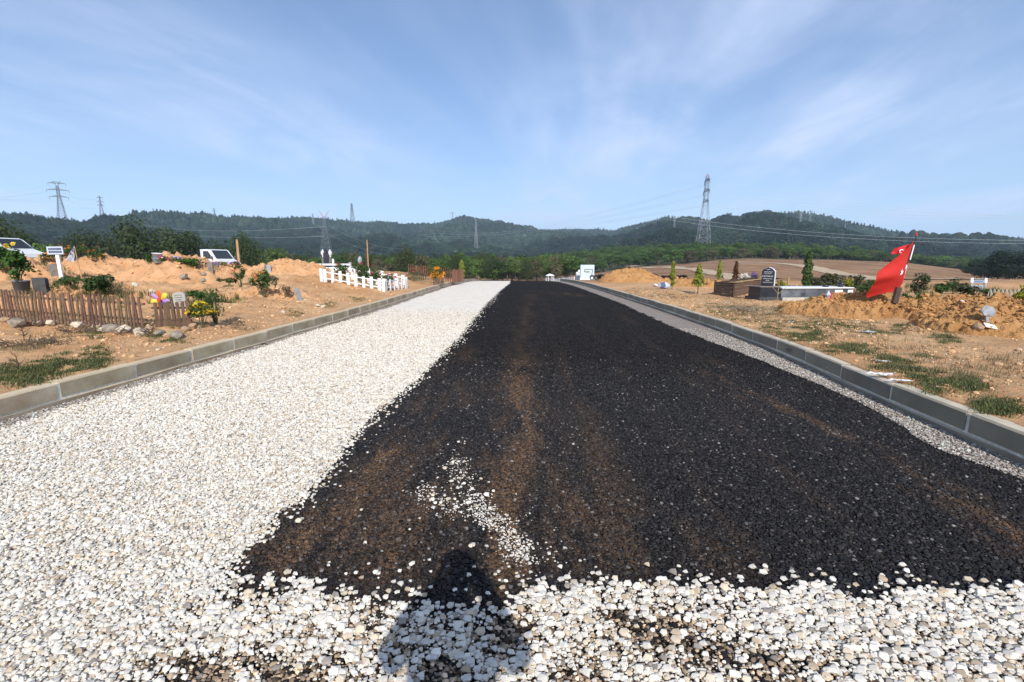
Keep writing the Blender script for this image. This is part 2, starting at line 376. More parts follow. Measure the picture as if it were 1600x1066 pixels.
# ---------------- soil material ----------------
def soil_material():
    m = bpy.data.materials.new('sandy_soil'); m.use_nodes = True; nt = m.node_tree; N = nt.nodes; L = nt.links; b = N['Principled BSDF']
    b.inputs['Roughness'].default_value = 0.95; b.inputs['Specular IOR Level'].default_value = 0.15
    tc = N.new('ShaderNodeTexCoord')
    def noise(s, d=6, r=.6):
        n = N.new('ShaderNodeTexNoise'); n.inputs['Scale'].default_value = s; n.inputs['Detail'].default_value = d; n.inputs['Roughness'].default_value = r; L.new(tc.outputs['Object'], n.inputs['Vector']); return n.outputs['Fac']
    def ramp(x, p0, c0, p1, c1):
        c = N.new('ShaderNodeValToRGB'); c.color_ramp.elements[0].position = p0; c.color_ramp.elements[1].position = p1
        c.color_ramp.elements[0].color = (*c0, 1); c.color_ramp.elements[1].color = (*c1, 1); L.new(x, c.inputs[0]); return c.outputs[0]
    def mix(f, a, c):
        n = N.new('ShaderNodeMix'); n.data_type = 'RGBA'
        for s_, k in ((f, 'Factor'), (a, 'A'), (c, 'B')):
            if isinstance(s_, tuple): n.inputs[k].default_value = (*s_, 1)
            elif isinstance(s_, float): n.inputs[k].default_value = s_
            else: L.new(s_, n.inputs[k])
        return n.outputs['Result']
    big = ramp(noise(0.5, 5), .35, (.485, .26, .12), .65, (.60, .375, .205))
    mid = ramp(noise(5, 6, .7), .35, (.76, .71, .64), .62, (1.10, 1.07, 1.03))
    mm = N.new('ShaderNodeMix'); mm.data_type = 'RGBA'; mm.blend_type = 'MULTIPLY'; mm.inputs['Factor'].default_value = 0.9; L.new(big, mm.inputs['A']); L.new(mid, mm.inputs['B'])
    peb = ramp(noise(38, 3, .6), .66, (0, 0, 0), .72, (1, 1, 1))
    col = mix(peb, mm.outputs['Result'], (.55, .43, .31))
    peb2 = ramp(noise(55, 2, .5), .27, (1, 1, 1), .33, (0, 0, 0)); col = mix(peb2, col, (.16, .085, .045))
    at_ = N.new('ShaderNodeAttribute'); at_.attribute_name = 'litter'
    dry = ramp(noise(9, 8, .8), .45, (0, 0, 0), .62, (1, 1, 1)); ml = N.new('ShaderNodeMath'); ml.operation = 'MULTIPLY'; L.new(at_.outputs['Fac'], ml.inputs[0]); L.new(dry, ml.inputs[1])
    col = mix(ml.outputs[0], col, (.34, .265, .16))
    af = N.new('ShaderNodeAttribute'); af.attribute_name = 'field'
    fcol = ramp(noise(0.09, 6, .65), .36, (.20, .108, .058), .66, (.36, .22, .125))
    f2 = ramp(noise(1.1, 5, .7), .4, (.75, .75, .72), .65, (1.12, 1.08, 1.0)); fm = N.new('ShaderNodeMix'); fm.data_type = 'RGBA'; fm.blend_type = 'MULTIPLY'; fm.inputs['Factor'].default_value = 1; L.new(fcol, fm.inputs['A']); L.new(f2, fm.inputs['B'])
    col = mix(af.outputs['Fac'], col, fm.outputs['Result'])
    ag = N.new('ShaderNodeAttribute'); ag.attribute_name = 'green'
    col = mix(ag.outputs['Fac'], col, (.055, .062, .028))
    L.new(col, b.inputs['Base Color'])
    h1 = noise(16, 8, .7); bp = N.new('ShaderNodeBump'); bp.inputs['Strength'].default_value = .8; bp.inputs['Distance'].default_value = .05; L.new(h1, bp.inputs['Height']); L.new(bp.outputs[0], b.inputs['Normal'])
    return m
SOIL = soil_material()
# ---------------- the ground: one sheet ----------------
def build_ground():
    ys = np.concatenate([np.linspace(-25, -1, 13), np.arange(0, 9, .12), np.arange(9, 32, .16), np.linspace(32, 95, 150), np.geomspace(96, 720, 90)])
    off = np.concatenate([[0.0], np.geomspace(.05, 3, 24), 3+np.arange(1, 70)*.14, np.geomspace(13, 900, 70)])
    nl = len(off); ncen = 13
    rows = []
    P = np.zeros((len(ys), 2*nl+ncen, 3)); A = np.zeros((len(ys), 2*nl+ncen, 3))
    for i, y in enumerate(ys):
        xl = float(kerbL(y))-.13; xr = float(kerbR(y))+.13
        X = np.concatenate([(xl-off)[::-1], np.linspace(xl+.03, xr-.03, ncen), xr+off]); Y = np.full_like(X, y)
        z = H0_(X, Y); t = float(sstep(62, 80, y))
        zc = (float(roadz(y))-.10)*(1-t) + z[nl:nl+ncen]*t; z[nl:nl+ncen] = zc
        P[i, :, 0] = X; P[i, :, 1] = Y; P[i, :, 2] = z
        dd = np.concatenate([off[::-1], np.zeros(ncen), off])
        A[i, :, 0] = np.clip(0.65*sstep(0.2, .8, dd)*(1-sstep(3, 5.5, dd)) * (X > 0) + .35*(X < 0)*(fbm(X*.5, Y*.5, 3, 3) > 0) + .2, 0, 1)*(1-sstep(30, 45, y))
        A[i, :, 1] = sstep(25, 42, y+np.where(X < 0, -6, 0)+3*fbm(X*.3, Y*.3, 2, 6)); 
        A[i, :, 2] = sstep(190, 215, y)
    me = np_mesh('ground', P.reshape(-1, 3), grid_faces(*P.shape[:2]), SOIL, True, {'litter': A[..., 0].ravel(), 'field': A[..., 1].ravel(), 'green': A[..., 2].ravel()})
    g = link('ground', me); g['kind'] = 'structure'; return g
GROUND = build_ground()

# ---------------- road ----------------
def px_line(pts): return [hit_road(u, v) for u, v in pts]
DUST = [ # centre line in photo pixels, half width m, strength : tracks of brown dust on the tar
 ([(610, 700), (560, 745), (500, 810), (440, 880)], .16, 1.0), ([(690, 760), (640, 810), (600, 850)], .14, .8), ([(815, 560), (810, 620), (815, 680), (790, 745), (775, 790), (770, 900)], .20, .9),
 ([(900, 700), (960, 760), (1050, 830), (1140, 900)], .18, .30), ([(1120, 585), (1240, 650), (1380, 725), (1500, 785), (1600, 850), (1690, 900)], .17, .85), ([(640, 830), (600, 900)], .5, .5),
 ([(830, 460), (820, 500), (812, 560)], .35, .5), ([(740, 540), (700, 600), (640, 690)], .3, .35), ([(835, 455), (880, 459), (900, 462)], .5, 1.0), ([(1090, 560), (1200, 640)], .3, .3), ([(850, 800), (870, 900)], .3, .5), ([(540, 800), (500, 880)], .45, .55), ([(850, 470), (880, 560), (930, 700), (1000, 900)], .13, .24), ([(960, 480), (1080, 600), (1300, 800), (1420, 915)], .12, .15), ([(900, 480), (960, 560), (1100, 760), (1200, 915)], .10, .14)]
DUST = [(np.array([[p.x, p.y] for p in px_line(a)]), w, s) for a, w, s in DUST]
POWD = [([(712, 720), (722, 760), (745, 790)], .10, .5), ([(750, 800), (790, 830), (822, 880)], .085, 1.0), ([(665, 770), (700, 795), (750, 800)], .10, .45), ([(790, 840), (840, 890)], .16, .35)]
POWD = [(np.array([[p.x, p.y] for p in px_line(a)]), w, s) for a, w, s in POWD]
def stroke(X, Y, lst):
    out = np.zeros(np.shape(X)); sc = 1.0
    for pts, w, s in lst:
        d = np.full(np.shape(X), 1e9)
        for a, b in zip(pts[:-1], pts[1:]):
            ab = b-a; t = np.clip(((X-a[0])*ab[0]+(Y-a[1])*ab[1])/(ab@ab+1e-9), 0, 1)
            d = np.minimum(d, np.hypot(X-a[0]-t*ab[0], (Y-a[1]-t*ab[1])*0.8))
        ww = w*(1+.5*fbm(X*3, Y*3, 2, 41))
        out = np.maximum(out, s*np.exp(-(d/np.maximum(ww, .03))**2))
    return out
def dust_at(X, Y):
    k = stroke(X, Y, DUST); n = fbm(X*5.5, Y*.9, 5, 51, .6)
    brown = 0.32*sstep(1.3, .1, X)*sstep(8, 2.5, Y)*(0.5+n)        # the dusty left half close by
    return np.clip(.85*k*np.clip(.60+1.5*n+.9*fbm(X*14, Y*4, 3, 53), 0, 1.2)+brown*np.clip(.75+1.6*fbm(X*6, Y*1.0, 4, 57), 0, 2), 0, 1)
def powder_at(X, Y): return np.clip(stroke(X, Y, POWD), 0, 1)
def road_material():
    m = bpy.data.materials.new('fresh_tar'); m.use_nodes = True; nt = m.node_tree; N = nt.nodes; L = nt.links; b = N['Principled BSDF']
    b.inputs['Roughness'].default_value = .9; b.inputs['Specular IOR Level'].default_value = .04
    tc = N.new('ShaderNodeTexCoord'); v = N.new('ShaderNodeTexVoronoi'); v.inputs['Scale'].default_value = 62; L.new(tc.outputs['Object'], v.inputs['Vector'])
    n = N.new('ShaderNodeTexNoise'); n.inputs['Scale'].default_value = 1.3; n.inputs['Detail'].default_value = 8; n.inputs['Roughness'].default_value = .7; L.new(tc.outputs['Object'], n.inputs['Vector'])
    cr = N.new('ShaderNodeValToRGB'); e = cr.color_ramp.elements; e[0].position = .25; e[0].color = (.006, .0052, .0050, 1); e[1].position = .8; e[1].color = (.026, .0225, .0205, 1)
    hs = N.new('ShaderNodeSeparateColor'); L.new(v.outputs['Color'], hs.inputs[0]); L.new(hs.outputs[0], cr.inputs[0])
    ad = N.new('ShaderNodeAttribute'); ad.attribute_name = 'dust'; mu = N.new('ShaderNodeMath'); mu.operation = 'MULTIPLY'
    mr = N.new('ShaderNodeMapRange'); mr.inputs['From Min'].default_value = .3; mr.inputs['From Max'].default_value = .7; L.new(n.outputs['Fac'], mr.inputs[0])
    L.new(ad.outputs['Fac'], mu.inputs[0]); L.new(mr.outputs[0], mu.inputs[1])
    mx = N.new('ShaderNodeMix'); mx.data_type = 'RGBA'; L.new(mu.outputs[0], mx.inputs['Factor']); L.new(cr.outputs[0], mx.inputs['A']); mx.inputs['B'].default_value = (.11, .065, .036, 1)
    mp = N.new('ShaderNodeMapping'); mp.inputs['Scale'].default_value = (2.6, .22, 1); mp.inputs['Rotation'].default_value = (0, 0, R(3)); L.new(tc.outputs['Object'], mp.inputs[0]); ns = N.new('ShaderNodeTexNoise'); ns.inputs['Scale'].default_value = 1.0; ns.inputs['Detail'].default_value = 9; ns.inputs['Roughness'].default_value = .68; L.new(mp.outputs[0], ns.inputs['Vector'])
    rs = N.new('ShaderNodeMapRange'); rs.inputs['From Min'].default_value = .56; rs.inputs['From Max'].default_value = .78; rs.inputs['To Max'].default_value = .30; L.new(ns.outputs['Fac'], rs.inputs[0]); m3 = N.new('ShaderNodeMix'); m3.data_type = 'RGBA'; L.new(rs.outputs[0], m3.inputs['Factor']); L.new(mx.outputs['Result'], m3.inputs['A']); m3.inputs['B'].default_value = (.085, .058, .040, 1); mx = m3
    gr = N.new('ShaderNodeMath'); gr.operation = 'GREATER_THAN'; gr.inputs[1].default_value = .965; L.new(hs.outputs[1], gr.inputs[0])
    mx2 = N.new('ShaderNodeMix'); mx2.data_type = 'RGBA'; L.new(gr.outputs[0], mx2.inputs['Factor']); L.new(mx.outputs['Result'], mx2.inputs['A']); mx2.inputs['B'].default_value = (.10, .095, .09, 1)
    L.new(mx2.outputs['Result'], b.inputs['Base Color'])
    bp = N.new('ShaderNodeBump'); bp.inputs['Strength'].default_value = 1.0; bp.inputs['Distance'].default_value = .012; bp.invert = True; L.new(v.outputs['Distance'], bp.inputs['Height']); L.new(bp.outputs[0], b.inputs['Normal'])
    return m
TAR = road_material()
def chip_sheet_material(name, c0, c1, c2, gap, scale, gapw=.10):
    m = bpy.data.materials.new(name); m.use_nodes = True; nt = m.node_tree; N = nt.nodes; L = nt.links; b = N['Principled BSDF']; b.inputs['Roughness'].default_value = .85; b.inputs['Specular IOR Level'].default_value = .2
    tc = N.new('ShaderNodeTexCoord'); v = N.new('ShaderNodeTexVoronoi'); v.inputs['Scale'].default_value = scale; L.new(tc.outputs['Object'], v.inputs['Vector'])
    ve = N.new('ShaderNodeTexVoronoi'); ve.feature = 'DISTANCE_TO_EDGE'; ve.inputs['Scale'].default_value = scale; L.new(tc.outputs['Object'], ve.inputs['Vector'])
    s = N.new('ShaderNodeSeparateColor'); L.new(v.outputs['Color'], s.inputs[0]); cr = N.new('ShaderNodeValToRGB'); e = cr.color_ramp.elements; e[0].color = (*c0, 1); e[1].color = (*c2, 1); q = e.new(.5); q.color = (*c1, 1); L.new(s.outputs[0], cr.inputs[0])
    n = N.new('ShaderNodeTexNoise'); n.inputs['Scale'].default_value = 2.2; n.inputs['Detail'].default_value = 13; n.inputs['Roughness'].default_value = .78; L.new(tc.outputs['Object'], n.inputs['Vector'])
    mr = N.new('ShaderNodeMapRange'); mr.inputs['From Min'].default_value = .3; mr.inputs['From Max'].default_value = .7; mr.inputs['To Min'].default_value = .80; mr.inputs['To Max'].default_value = 1.10; L.new(n.outputs['Fac'], mr.inputs[0])
    sc = N.new('ShaderNodeVectorMath'); sc.operation = 'SCALE'; L.new(cr.outputs[0], sc.inputs[0]); L.new(mr.outputs[0], sc.inputs['Scale'])
    g = N.new('ShaderNodeMapRange'); g.inputs['From Min'].default_value = gapw*.3; g.inputs['From Max'].default_value = gapw; L.new(ve.outputs['Distance'], g.inputs[0])
    mx = N.new('ShaderNodeMix'); mx.data_type = 'RGBA'; L.new(g.outputs[0], mx.inputs['Factor']); mx.inputs['A'].default_value = (*gap, 1); L.new(sc.outputs[0], mx.inputs['B']); L.new(mx.outputs['Result'], b.inputs['Base Color'])
    bp = N.new('ShaderNodeBump'); bp.inputs['Strength'].default_value = .6; bp.inputs['Distance'].default_value = .012; bp.invert = True; L.new(v.outputs['Distance'], bp.inputs['Height']); L.new(bp.outputs[0], b.inputs['Normal'])
    return m
WCHIP = chip_sheet_material('white_chippings', (.68, .60, .49), (.74, .675, .58), (.78, .725, .635), (.52, .45, .36), 40, .05)
PCHIP = chip_sheet_material('grey_pink_chippings', (.17, .14, .12), (.29, .25, .215), (.42, .38, .335), (.16, .12, .10), 70)
def strip(name, material, ys, xa, xb, nc, dz, attrs=None, jag=(0, 0), seed=1):
    r = np.random.default_rng(seed); P = np.zeros((len(ys), nc, 3)); a = xa(ys)+r.normal(0, 1, len(ys))*jag[0]; b = xb(ys)+r.normal(0, 1, len(ys))*jag[1]
    t = np.linspace(0, 1, nc)[None, :]; P[..., 0] = a[:, None]*(1-t)+b[:, None]*t; P[..., 1] = ys[:, None]; P[..., 2] = roadz(ys)[:, None]+dz
    at_ = {k: f(P[..., 0].ravel(), P[..., 1].ravel()) for k, f in (attrs or {}).items()}
    o = link(name, np_mesh(name, P.reshape(-1, 3), grid_faces(len(ys), nc), material, True, at_)); o['kind'] = 'structure'; return o
Yroad = np.concatenate([np.linspace(-8, 1, 20), np.arange(1.05, 9, .045), np.arange(9, 25, .1), np.arange(25, 72, .35)])
ROAD = strip('road', TAR, Yroad, lambda y: kerbL(y)-.02, lambda y: kerbR(y)+.02, 150, 0.0, {'dust': dust_at})
def wavy(f, a, s, sd): return lambda y: f(y)+a*fbm(np.asarray(y)*s, np.asarray(y)*0+sd, 4, sd)
lane_l = wavy(lambda y: kerbL(y)+.30-.08*sstep(5, 14, y), .10, 1.3, 3)
LANE = strip('gravel_lane', WCHIP, np.concatenate([np.linspace(-8, 1, 20), np.arange(1.02, 30, .03), np.arange(30, 70, .12)]), lane_l, lambda y: lane_edge(y)-.02, 24, .008, jag=(.04, .05))
SHO_R = strip('gravel_verge', PCHIP, np.arange(-6, 68, .06), wavy(lambda y: tar_right(y)+.04, .05, .6, 8), lambda y: kerbR(y)+.02, 14, .006, jag=(.04, 0), seed=5)
SHO_L = strip('gravel_verge', PCHIP, np.arange(-6, 68, .1), lambda y: kerbL(y)-.02, lambda y: lane_l(y)+.03, 6, .004, seed=6)
# ---------------- chippings one by one close to the camera ----------------
WST = tintmat('white_stone', .8, .10, 1.6, spec=.25); BST = tintmat('tarred_stone', .5, .3, 2.0, spec=.22)
def stones(n, mt, seed): return [bm_mesh(stone_hull(seed+i, 12+i % 4, 1, .80, .60, .34), 'chipping', mt) for i in range(n)]
def jgrid(x0, x1, y0, y1, s, seed):
    r = np.random.default_rng(seed); gx, gy = np.meshgrid(np.arange(x0, x1, s), np.arange(y0, y1, s*.87)); gx = gx+(np.arange(gx.shape[0])[:, None] % 2)*s/2
    X = gx.ravel(); Y = gy.ravel(); X = X+r.uniform(-.42, .42, X.size)*s; Y = Y+r.uniform(-.42, .42, X.size)*s
    u, v, d = proj(np.c_[X, Y, np.zeros_like(X)]); k = (d > .5) & (u > -420) & (u < 2020) & (v < 1300); return X[k], Y[k]
def lay(name, X, Y, size, sd, variants, tint, zoff, lift=.004, flat_=.5):
    r = np.random.default_rng(sd); n = len(X); s = size*np.clip(np.exp(r.normal(0, .34, n)), .42, 1.8); ro = np.c_[r.normal(0, flat_, n), r.normal(0, flat_, n), r.uniform(0, 6.28, n)]
    return scatter(name, np.c_[X, Y, roadz(Y)+zoff+r.uniform(0, lift, n)+s*.2], s, ro, variants, tint, seed=sd)
def white_tint(n, r):
    base = np.array([.63, .585, .505])[None]*np.ones((n, 1)); k = r.random(n)
    base[k < .12] = (.52, .44, .33); base[(k > .20) & (k < .26)] = (.43, .34, .24); base[(k > .26) & (k < .52)] = (.56, .53, .48); base[k > .96] = (.26, .23, .20)
    return base*np.exp(r.normal(0, .09, (n, 1)))
def build_chippings():
    r = np.random.default_rng(21)
    wv = stones(7, WST, 100); bv = stones(7, BST, 300)
    # white lane, thinning out with distance into the sheet's own grain
    X, Y = jgrid(-6.5, 0.8, 1.0, 16.5, .0182, 1)
    edge = lane_edge(np.maximum(Y, 2.2)); 
    sd_ = edge - X + .05*fbm(X*6, Y*6, 3, 8)
    lanep = np.where(sd_ > 0, 1.0, np.exp(sd_/.045)*.55)
    lanep = lanep*(X > lane_l(Y)-.02-.10*r.random(len(X))**2)*(1-sstep(6, 16.5, Y))
    near = Y < tar_start(X)
    k = (r.random(len(X)) < lanep) & ~(near & (X > lane_edge(2.2)+.02)); Xa, Ya = X[k], Y[k]
    lay('gravel', Xa, Ya, .0224, 3, wv, white_tint(len(Xa), r), .006, .010)
    # white chippings loose on the tar at the near end
    X, Y = jgrid(-2.2, 3.9, 1.05, 2.75, .0205, 2)
    cl = fbm(X*4, Y*4, 4, 14); brn = np.exp(-(((X+.62)/.42)**2+((Y-1.75)/.35)**2))*.35
    dep = tar_start(X)-Y+.05*fbm(X*9, Y*9, 2, 4)
    p = np.where(dep > 0, np.clip(.62+1.35*cl+.25*sstep(0, .12, dep)*(1-sstep(.12, .4, dep)), .12, .95)-brn, .5*np.exp(dep/.035))
    k = (r.random(len(X)) < p) & (X > lane_edge(2.2)-.02); Xb, Yb = X[k], Y[k]
    lay('loose_gravel', Xb, Yb, .0275, 4, wv, white_tint(len(Xb), r), .004, .008)
    X, Y = jgrid(-6.0, 3.9, 1.05, 5.0, .019, 6); k = (r.random(len(X)) < .62*(1-sstep(3.2, 5.0, Y))) & ((X < lane_edge(np.maximum(Y, 2.2))) & (X > lane_l(Y)) | (Y < tar_start(X)-.05) & (fbm(X*4, Y*4, 4, 14) > -.28)); X, Y = X[k], Y[k]
    lay('fine_gravel', X, Y, .0115, 7, wv, white_tint(len(X), r)*.92, .014, .010)
    # tar-coated chippings
    X, Y = jgrid(-2.3, 5.2, 1.0, 8.2, .0142, 5)
    k = (X > lane_edge(np.maximum(Y, 2.2))-.05) & (X < tar_right(Y)+.05*r.normal(size=len(X))) & (r.random(len(X)) < 1-sstep(4.0, 8.2, Y)); X, Y = X[k], Y[k]
    n = len(X); du = dust_at(X, Y); po = powder_at(X, Y); nearz = sstep(0.0, .2, tar_start(X)-Y)
    t = np.array([.0115, .0102, .0098])[None]*np.exp(r.normal(0, .55, (n, 1)))
    w = (np.clip(du*1.25+.04*r.random(n)-.02, 0, 1)*r.random(n)**1.1)[:, None]; t = t*(1-w)+np.array([.125, .072, .037])[None]*w
    ed = np.exp(-((tar_start(X)-Y)/.12)**2)[:, None]*.75; t = t*(1-ed)+np.array([.009, .009, .011])*ed     # wet tar along the cut edge
    kk = r.random(n) < .028; t[kk] = np.array([.11, .10, .095])*np.exp(r.normal(0, .4, (kk.sum(), 1)))
    kk = r.random(n) < po*.16; t[kk] = np.array([.46, .44, .41])
    kk = (r.random(n) < .62*nearz); t[kk] = np.array([.27, .20, .135])*np.exp(r.normal(0, .45, (kk.sum(), 1)))
    lay('tarred_gravel', X, Y, .0168, 6, bv, t, -.001, .004, .35)
    # stray white stones
    q = []
    for (u, v, su, sv, c) in [(716, 735, 14, 20, 12), (700, 790, 38, 8, 18), (740, 770, 14, 16, 12), (600, 830, 110, 60, 14), (560, 905, 160, 12, 24), (800, 905, 40, 18, 8), (1150, 905, 400, 10, 26), (1000, 900, 120, 10, 10)]:
        for _ in range(c):
            p = flat(r.normal(u, su), min(r.normal(v, sv), 1050)); q.append((p.x, p.y))
    q = np.array(q); lay('loose_gravel', q[:, 0], q[:, 1], .024, 9, wv, white_tint(len(q), r), .012, .004)
    X, Y = jgrid(-1.2, 1.2, 2.2, 4.2, .0085, 44); k = r.random(len(X)) < np.clip(powder_at(X, Y)*1.1+.6*powder_at(X, Y)*fbm(X*20, Y*20, 2, 6), 0, 1)**1.8*.34; X, Y = X[k], Y[k]
    lay('stone_dust', X, Y, .0095, 45, wv, white_tint(len(X), r), .008, .006)
    m = 420; Y = 4+20*r.random(m)**1.4; X = lane_edge(Y)+r.exponential(.06, m)*(1+Y*.03); lay('loose_gravel', X, Y, .023, 46, wv, white_tint(m, r), .006, .002)
    # grey pink chippings of the right-hand edge
    PST = tintmat('pink_stone', .85, .2, 2.0, spec=.2); pv = stones(5, PST, 500)
    def edge_chips(x0, x1, y0, y1, s, keep, sd):
        X, Y = jgrid(x0, x1, y0, y1, s, sd); k = keep(X, Y) & (r.random(len(X)) < 1-.8*sstep(5, y1, Y)); X, Y = X[k], Y[k]; n = len(X)
        b = np.array([.30, .265, .23])[None]*np.exp(r.normal(0, .24, (n, 1))); k = r.random(n) < .12; b[k] = (.50, .53, .49); k = r.random(n) < .12; b[k] = (.10, .075, .065)
        lay('verge_gravel', X, Y, .0165, sd, pv, b, .004, .008)
    edge_chips(2.5, 5.6, 2.6, 11, .0165, lambda X, Y: (X > tar_right(Y)+.06*fbm(X*3, Y*1.5, 3, 2)-.02) & (X < kerbR(Y)), 31)
    edge_chips(-6.2, -4.4, 3.6, 12, .019, lambda X, Y: (X < lane_l(Y)+.03) & (X > kerbL(Y)), 32)
build_chippings()
# ---------------- kerbs ----------------
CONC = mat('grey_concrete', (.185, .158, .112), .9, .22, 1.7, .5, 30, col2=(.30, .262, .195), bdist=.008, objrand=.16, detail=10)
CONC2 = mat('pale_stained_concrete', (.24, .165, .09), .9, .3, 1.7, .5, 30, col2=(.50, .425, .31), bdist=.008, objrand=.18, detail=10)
def sunlit_dusty_top(m, c):                 # pale sand on the upper faces, also painting in their sunlit tone
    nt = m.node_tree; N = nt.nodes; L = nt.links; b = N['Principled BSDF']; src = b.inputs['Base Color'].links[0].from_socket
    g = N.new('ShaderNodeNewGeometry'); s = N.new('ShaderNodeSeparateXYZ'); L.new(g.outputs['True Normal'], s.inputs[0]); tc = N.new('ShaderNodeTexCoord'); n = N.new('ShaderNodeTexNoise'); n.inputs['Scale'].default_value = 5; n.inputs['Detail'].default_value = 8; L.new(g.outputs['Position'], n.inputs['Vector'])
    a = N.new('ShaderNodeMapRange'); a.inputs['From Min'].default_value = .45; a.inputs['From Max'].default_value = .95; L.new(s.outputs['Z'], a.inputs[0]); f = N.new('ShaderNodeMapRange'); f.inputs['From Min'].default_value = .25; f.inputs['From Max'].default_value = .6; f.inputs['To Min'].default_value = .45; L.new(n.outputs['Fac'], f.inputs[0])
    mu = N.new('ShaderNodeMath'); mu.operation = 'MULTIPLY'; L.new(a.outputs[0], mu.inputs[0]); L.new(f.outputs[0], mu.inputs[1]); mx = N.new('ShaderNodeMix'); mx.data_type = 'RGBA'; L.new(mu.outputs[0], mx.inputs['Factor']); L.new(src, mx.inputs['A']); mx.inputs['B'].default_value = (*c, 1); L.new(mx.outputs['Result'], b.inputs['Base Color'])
sunlit_dusty_top(CONC, (.50, .43, .32)); sunlit_dusty_top(CONC2, (.52, .42, .28))
MORT = mat('mortar', (.66, .62, .53), .95, .2, 25, .5, 60, bdist=.006)
def kerb(f, sgn, y0, y1, material, seed):
    r = random.Random(seed); root = None
    pts = []; y = y0; s = 0
    ys = np.arange(y0, y1, .02); xs = f(ys); L_ = np.concatenate([[0], np.cumsum(np.hypot(np.diff(xs), np.diff(ys)))])
    # core of mortar behind the blocks, then footing
    nseg = np.arange(y0, y1+.01, .5); V = []; F = []
    prof = [(.005, -.12), (.005, .245), (.145, .243), (.145, -.12)]
    for yy in nseg:
        x = float(f(yy)); z = float(roadz(yy)); V += [(x+sgn*a, yy, z+b) for a, b in prof]
    for i in range(len(nseg)-1):
        for k in range(4): F.append((4*i+k, 4*i+(k+1) % 4, 4*i+4+(k+1) % 4, 4*i+4+k))
    mb = MB(); mb.v = V; mb.f = F; mb.m = [0]*len(F); root = mb.build('kerb', MORT); root['kind'] = 'structure'
    mb = MB(); V = []; F = []; prof = [(-.018, -.12), (-.016, .052), (.004, .060), (.004, -.12)]
    rr = np.random.default_rng(seed)
    for yy in nseg:
        x = float(f(yy)); z = float(roadz(yy)); V += [(x+sgn*a, yy, z+b+(rr.normal(0, .005) if b > 0 else 0)) for a, b in prof]
    for i in range(len(nseg)-1):
        for k in range(4): F.append((4*i+k, 4*i+(k+1) % 4, 4*i+4+(k+1) % 4, 4*i+4+k))
    mb.v = V; mb.f = F; mb.m = [0]*len(F); mb.build('footing', material, root)
    n = int(L_[-1]); zb, zt = .084, KERB_H
    base = MB(); base.prism([(-.075, zb), (-.075, zt-.018), (-.057, zt), (.075, zt), (.075, zb)], .955)
    me = base.mesh('kerb_block', material)
    for i in range(n):
        ya = np.interp(i+.0, L_, ys); yb = np.interp(i+1.0, L_, ys); pa = Vector((float(f(ya)), ya, float(roadz(ya)))); pb = Vector((float(f(yb)), yb, float(roadz(yb))))
        d = pb-pa; c = (pa+pb)/2; q = d.normalized(); X = Vector((q.y, -q.x, 0))*sgn; Z = X.cross(q)*sgn; Z = Vector((0, 0, 1)) if Z.z < 0 else Z
        o = link('kerb_block', me, root)
        M = Matrix((X, q, Z)).transposed().to_4x4(); M.translation = c + X*(.071 + r.uniform(-.0035, .0035)) + Vector((0, 0, r.uniform(-.008, .008)))
        o.matrix_local = M @ Matrix.Rotation(r.uniform(-.013, .013), 4, 'Z')
    return root
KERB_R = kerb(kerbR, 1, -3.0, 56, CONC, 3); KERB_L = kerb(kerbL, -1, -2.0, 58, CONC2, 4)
# ---------------- heaps ----------------
CLODS = []
def soil_heap_mat(name, a, b_):
    return mat(name, a, .95, .3, 1.6, 1.0, 22, col2=b_, bdist=.06, spec=.12)
OCH = soil_heap_mat('ochre_earth', (.33, .165, .062), (.47, .265, .112)); SAND = soil_heap_mat('sandy_earth', (.50, .265, .125), (.61, .36, .195))
for m_, d in zip(MOUNDS, MDEF):
    cx, cy, rx, ry, h, rot = m_; near = cy < 14; n = 110 if near else 70
    a = np.linspace(-1.32, 1.32, n); A_, B_ = np.meshgrid(a, a); c, s = math.cos(rot), math.sin(rot)
    X = cx + A_*rx*c - B_*ry*s; Y = cy + A_*rx*s + B_*ry*c
    b0 = bump_of(m_, X, Y); others = sum((bump_of(o, X, Y) for o in MOUNDS if o is not m_), 0*X)
    fresh = cx > 0
    k = sstep(0, .10, b0)
    cl = np.abs(fbm(X*3.3, Y*3.3, 4, 61, .6))*(.22 if near else .26) + (fbm(X*9, Y*9, 3, 71, .6)*.07 if near else fbm(X*6, Y*6, 4, 71, .6)*.10)
    Z = H0_(X, Y) + b0 + k*(cl-.03) - .035*(1-k) - .02 - .5*sstep(.02, 0, b0)
    ob = link('dirt_mound', np_mesh('dirt_mound', np.c_[(X-cx).ravel(), (Y-cy).ravel(), Z.ravel()], grid_faces(n, n), OCH if cx > 3 else SAND, not near), None, (cx, cy, 0))
    tag(ob, d[6], 'dirt mound', 'heaps of dug earth on the graves')
    r = np.random.default_rng(int(abs(cx)*100)); kk = r.random(X.size) < np.clip(b0.ravel()*3, 0, 1)*(.34 if near else .20)*(1 if fresh else .7)
    CLODS.append((np.c_[X.ravel()[kk], Y.ravel()[kk], Z.ravel()[kk]+.008], fresh, near))
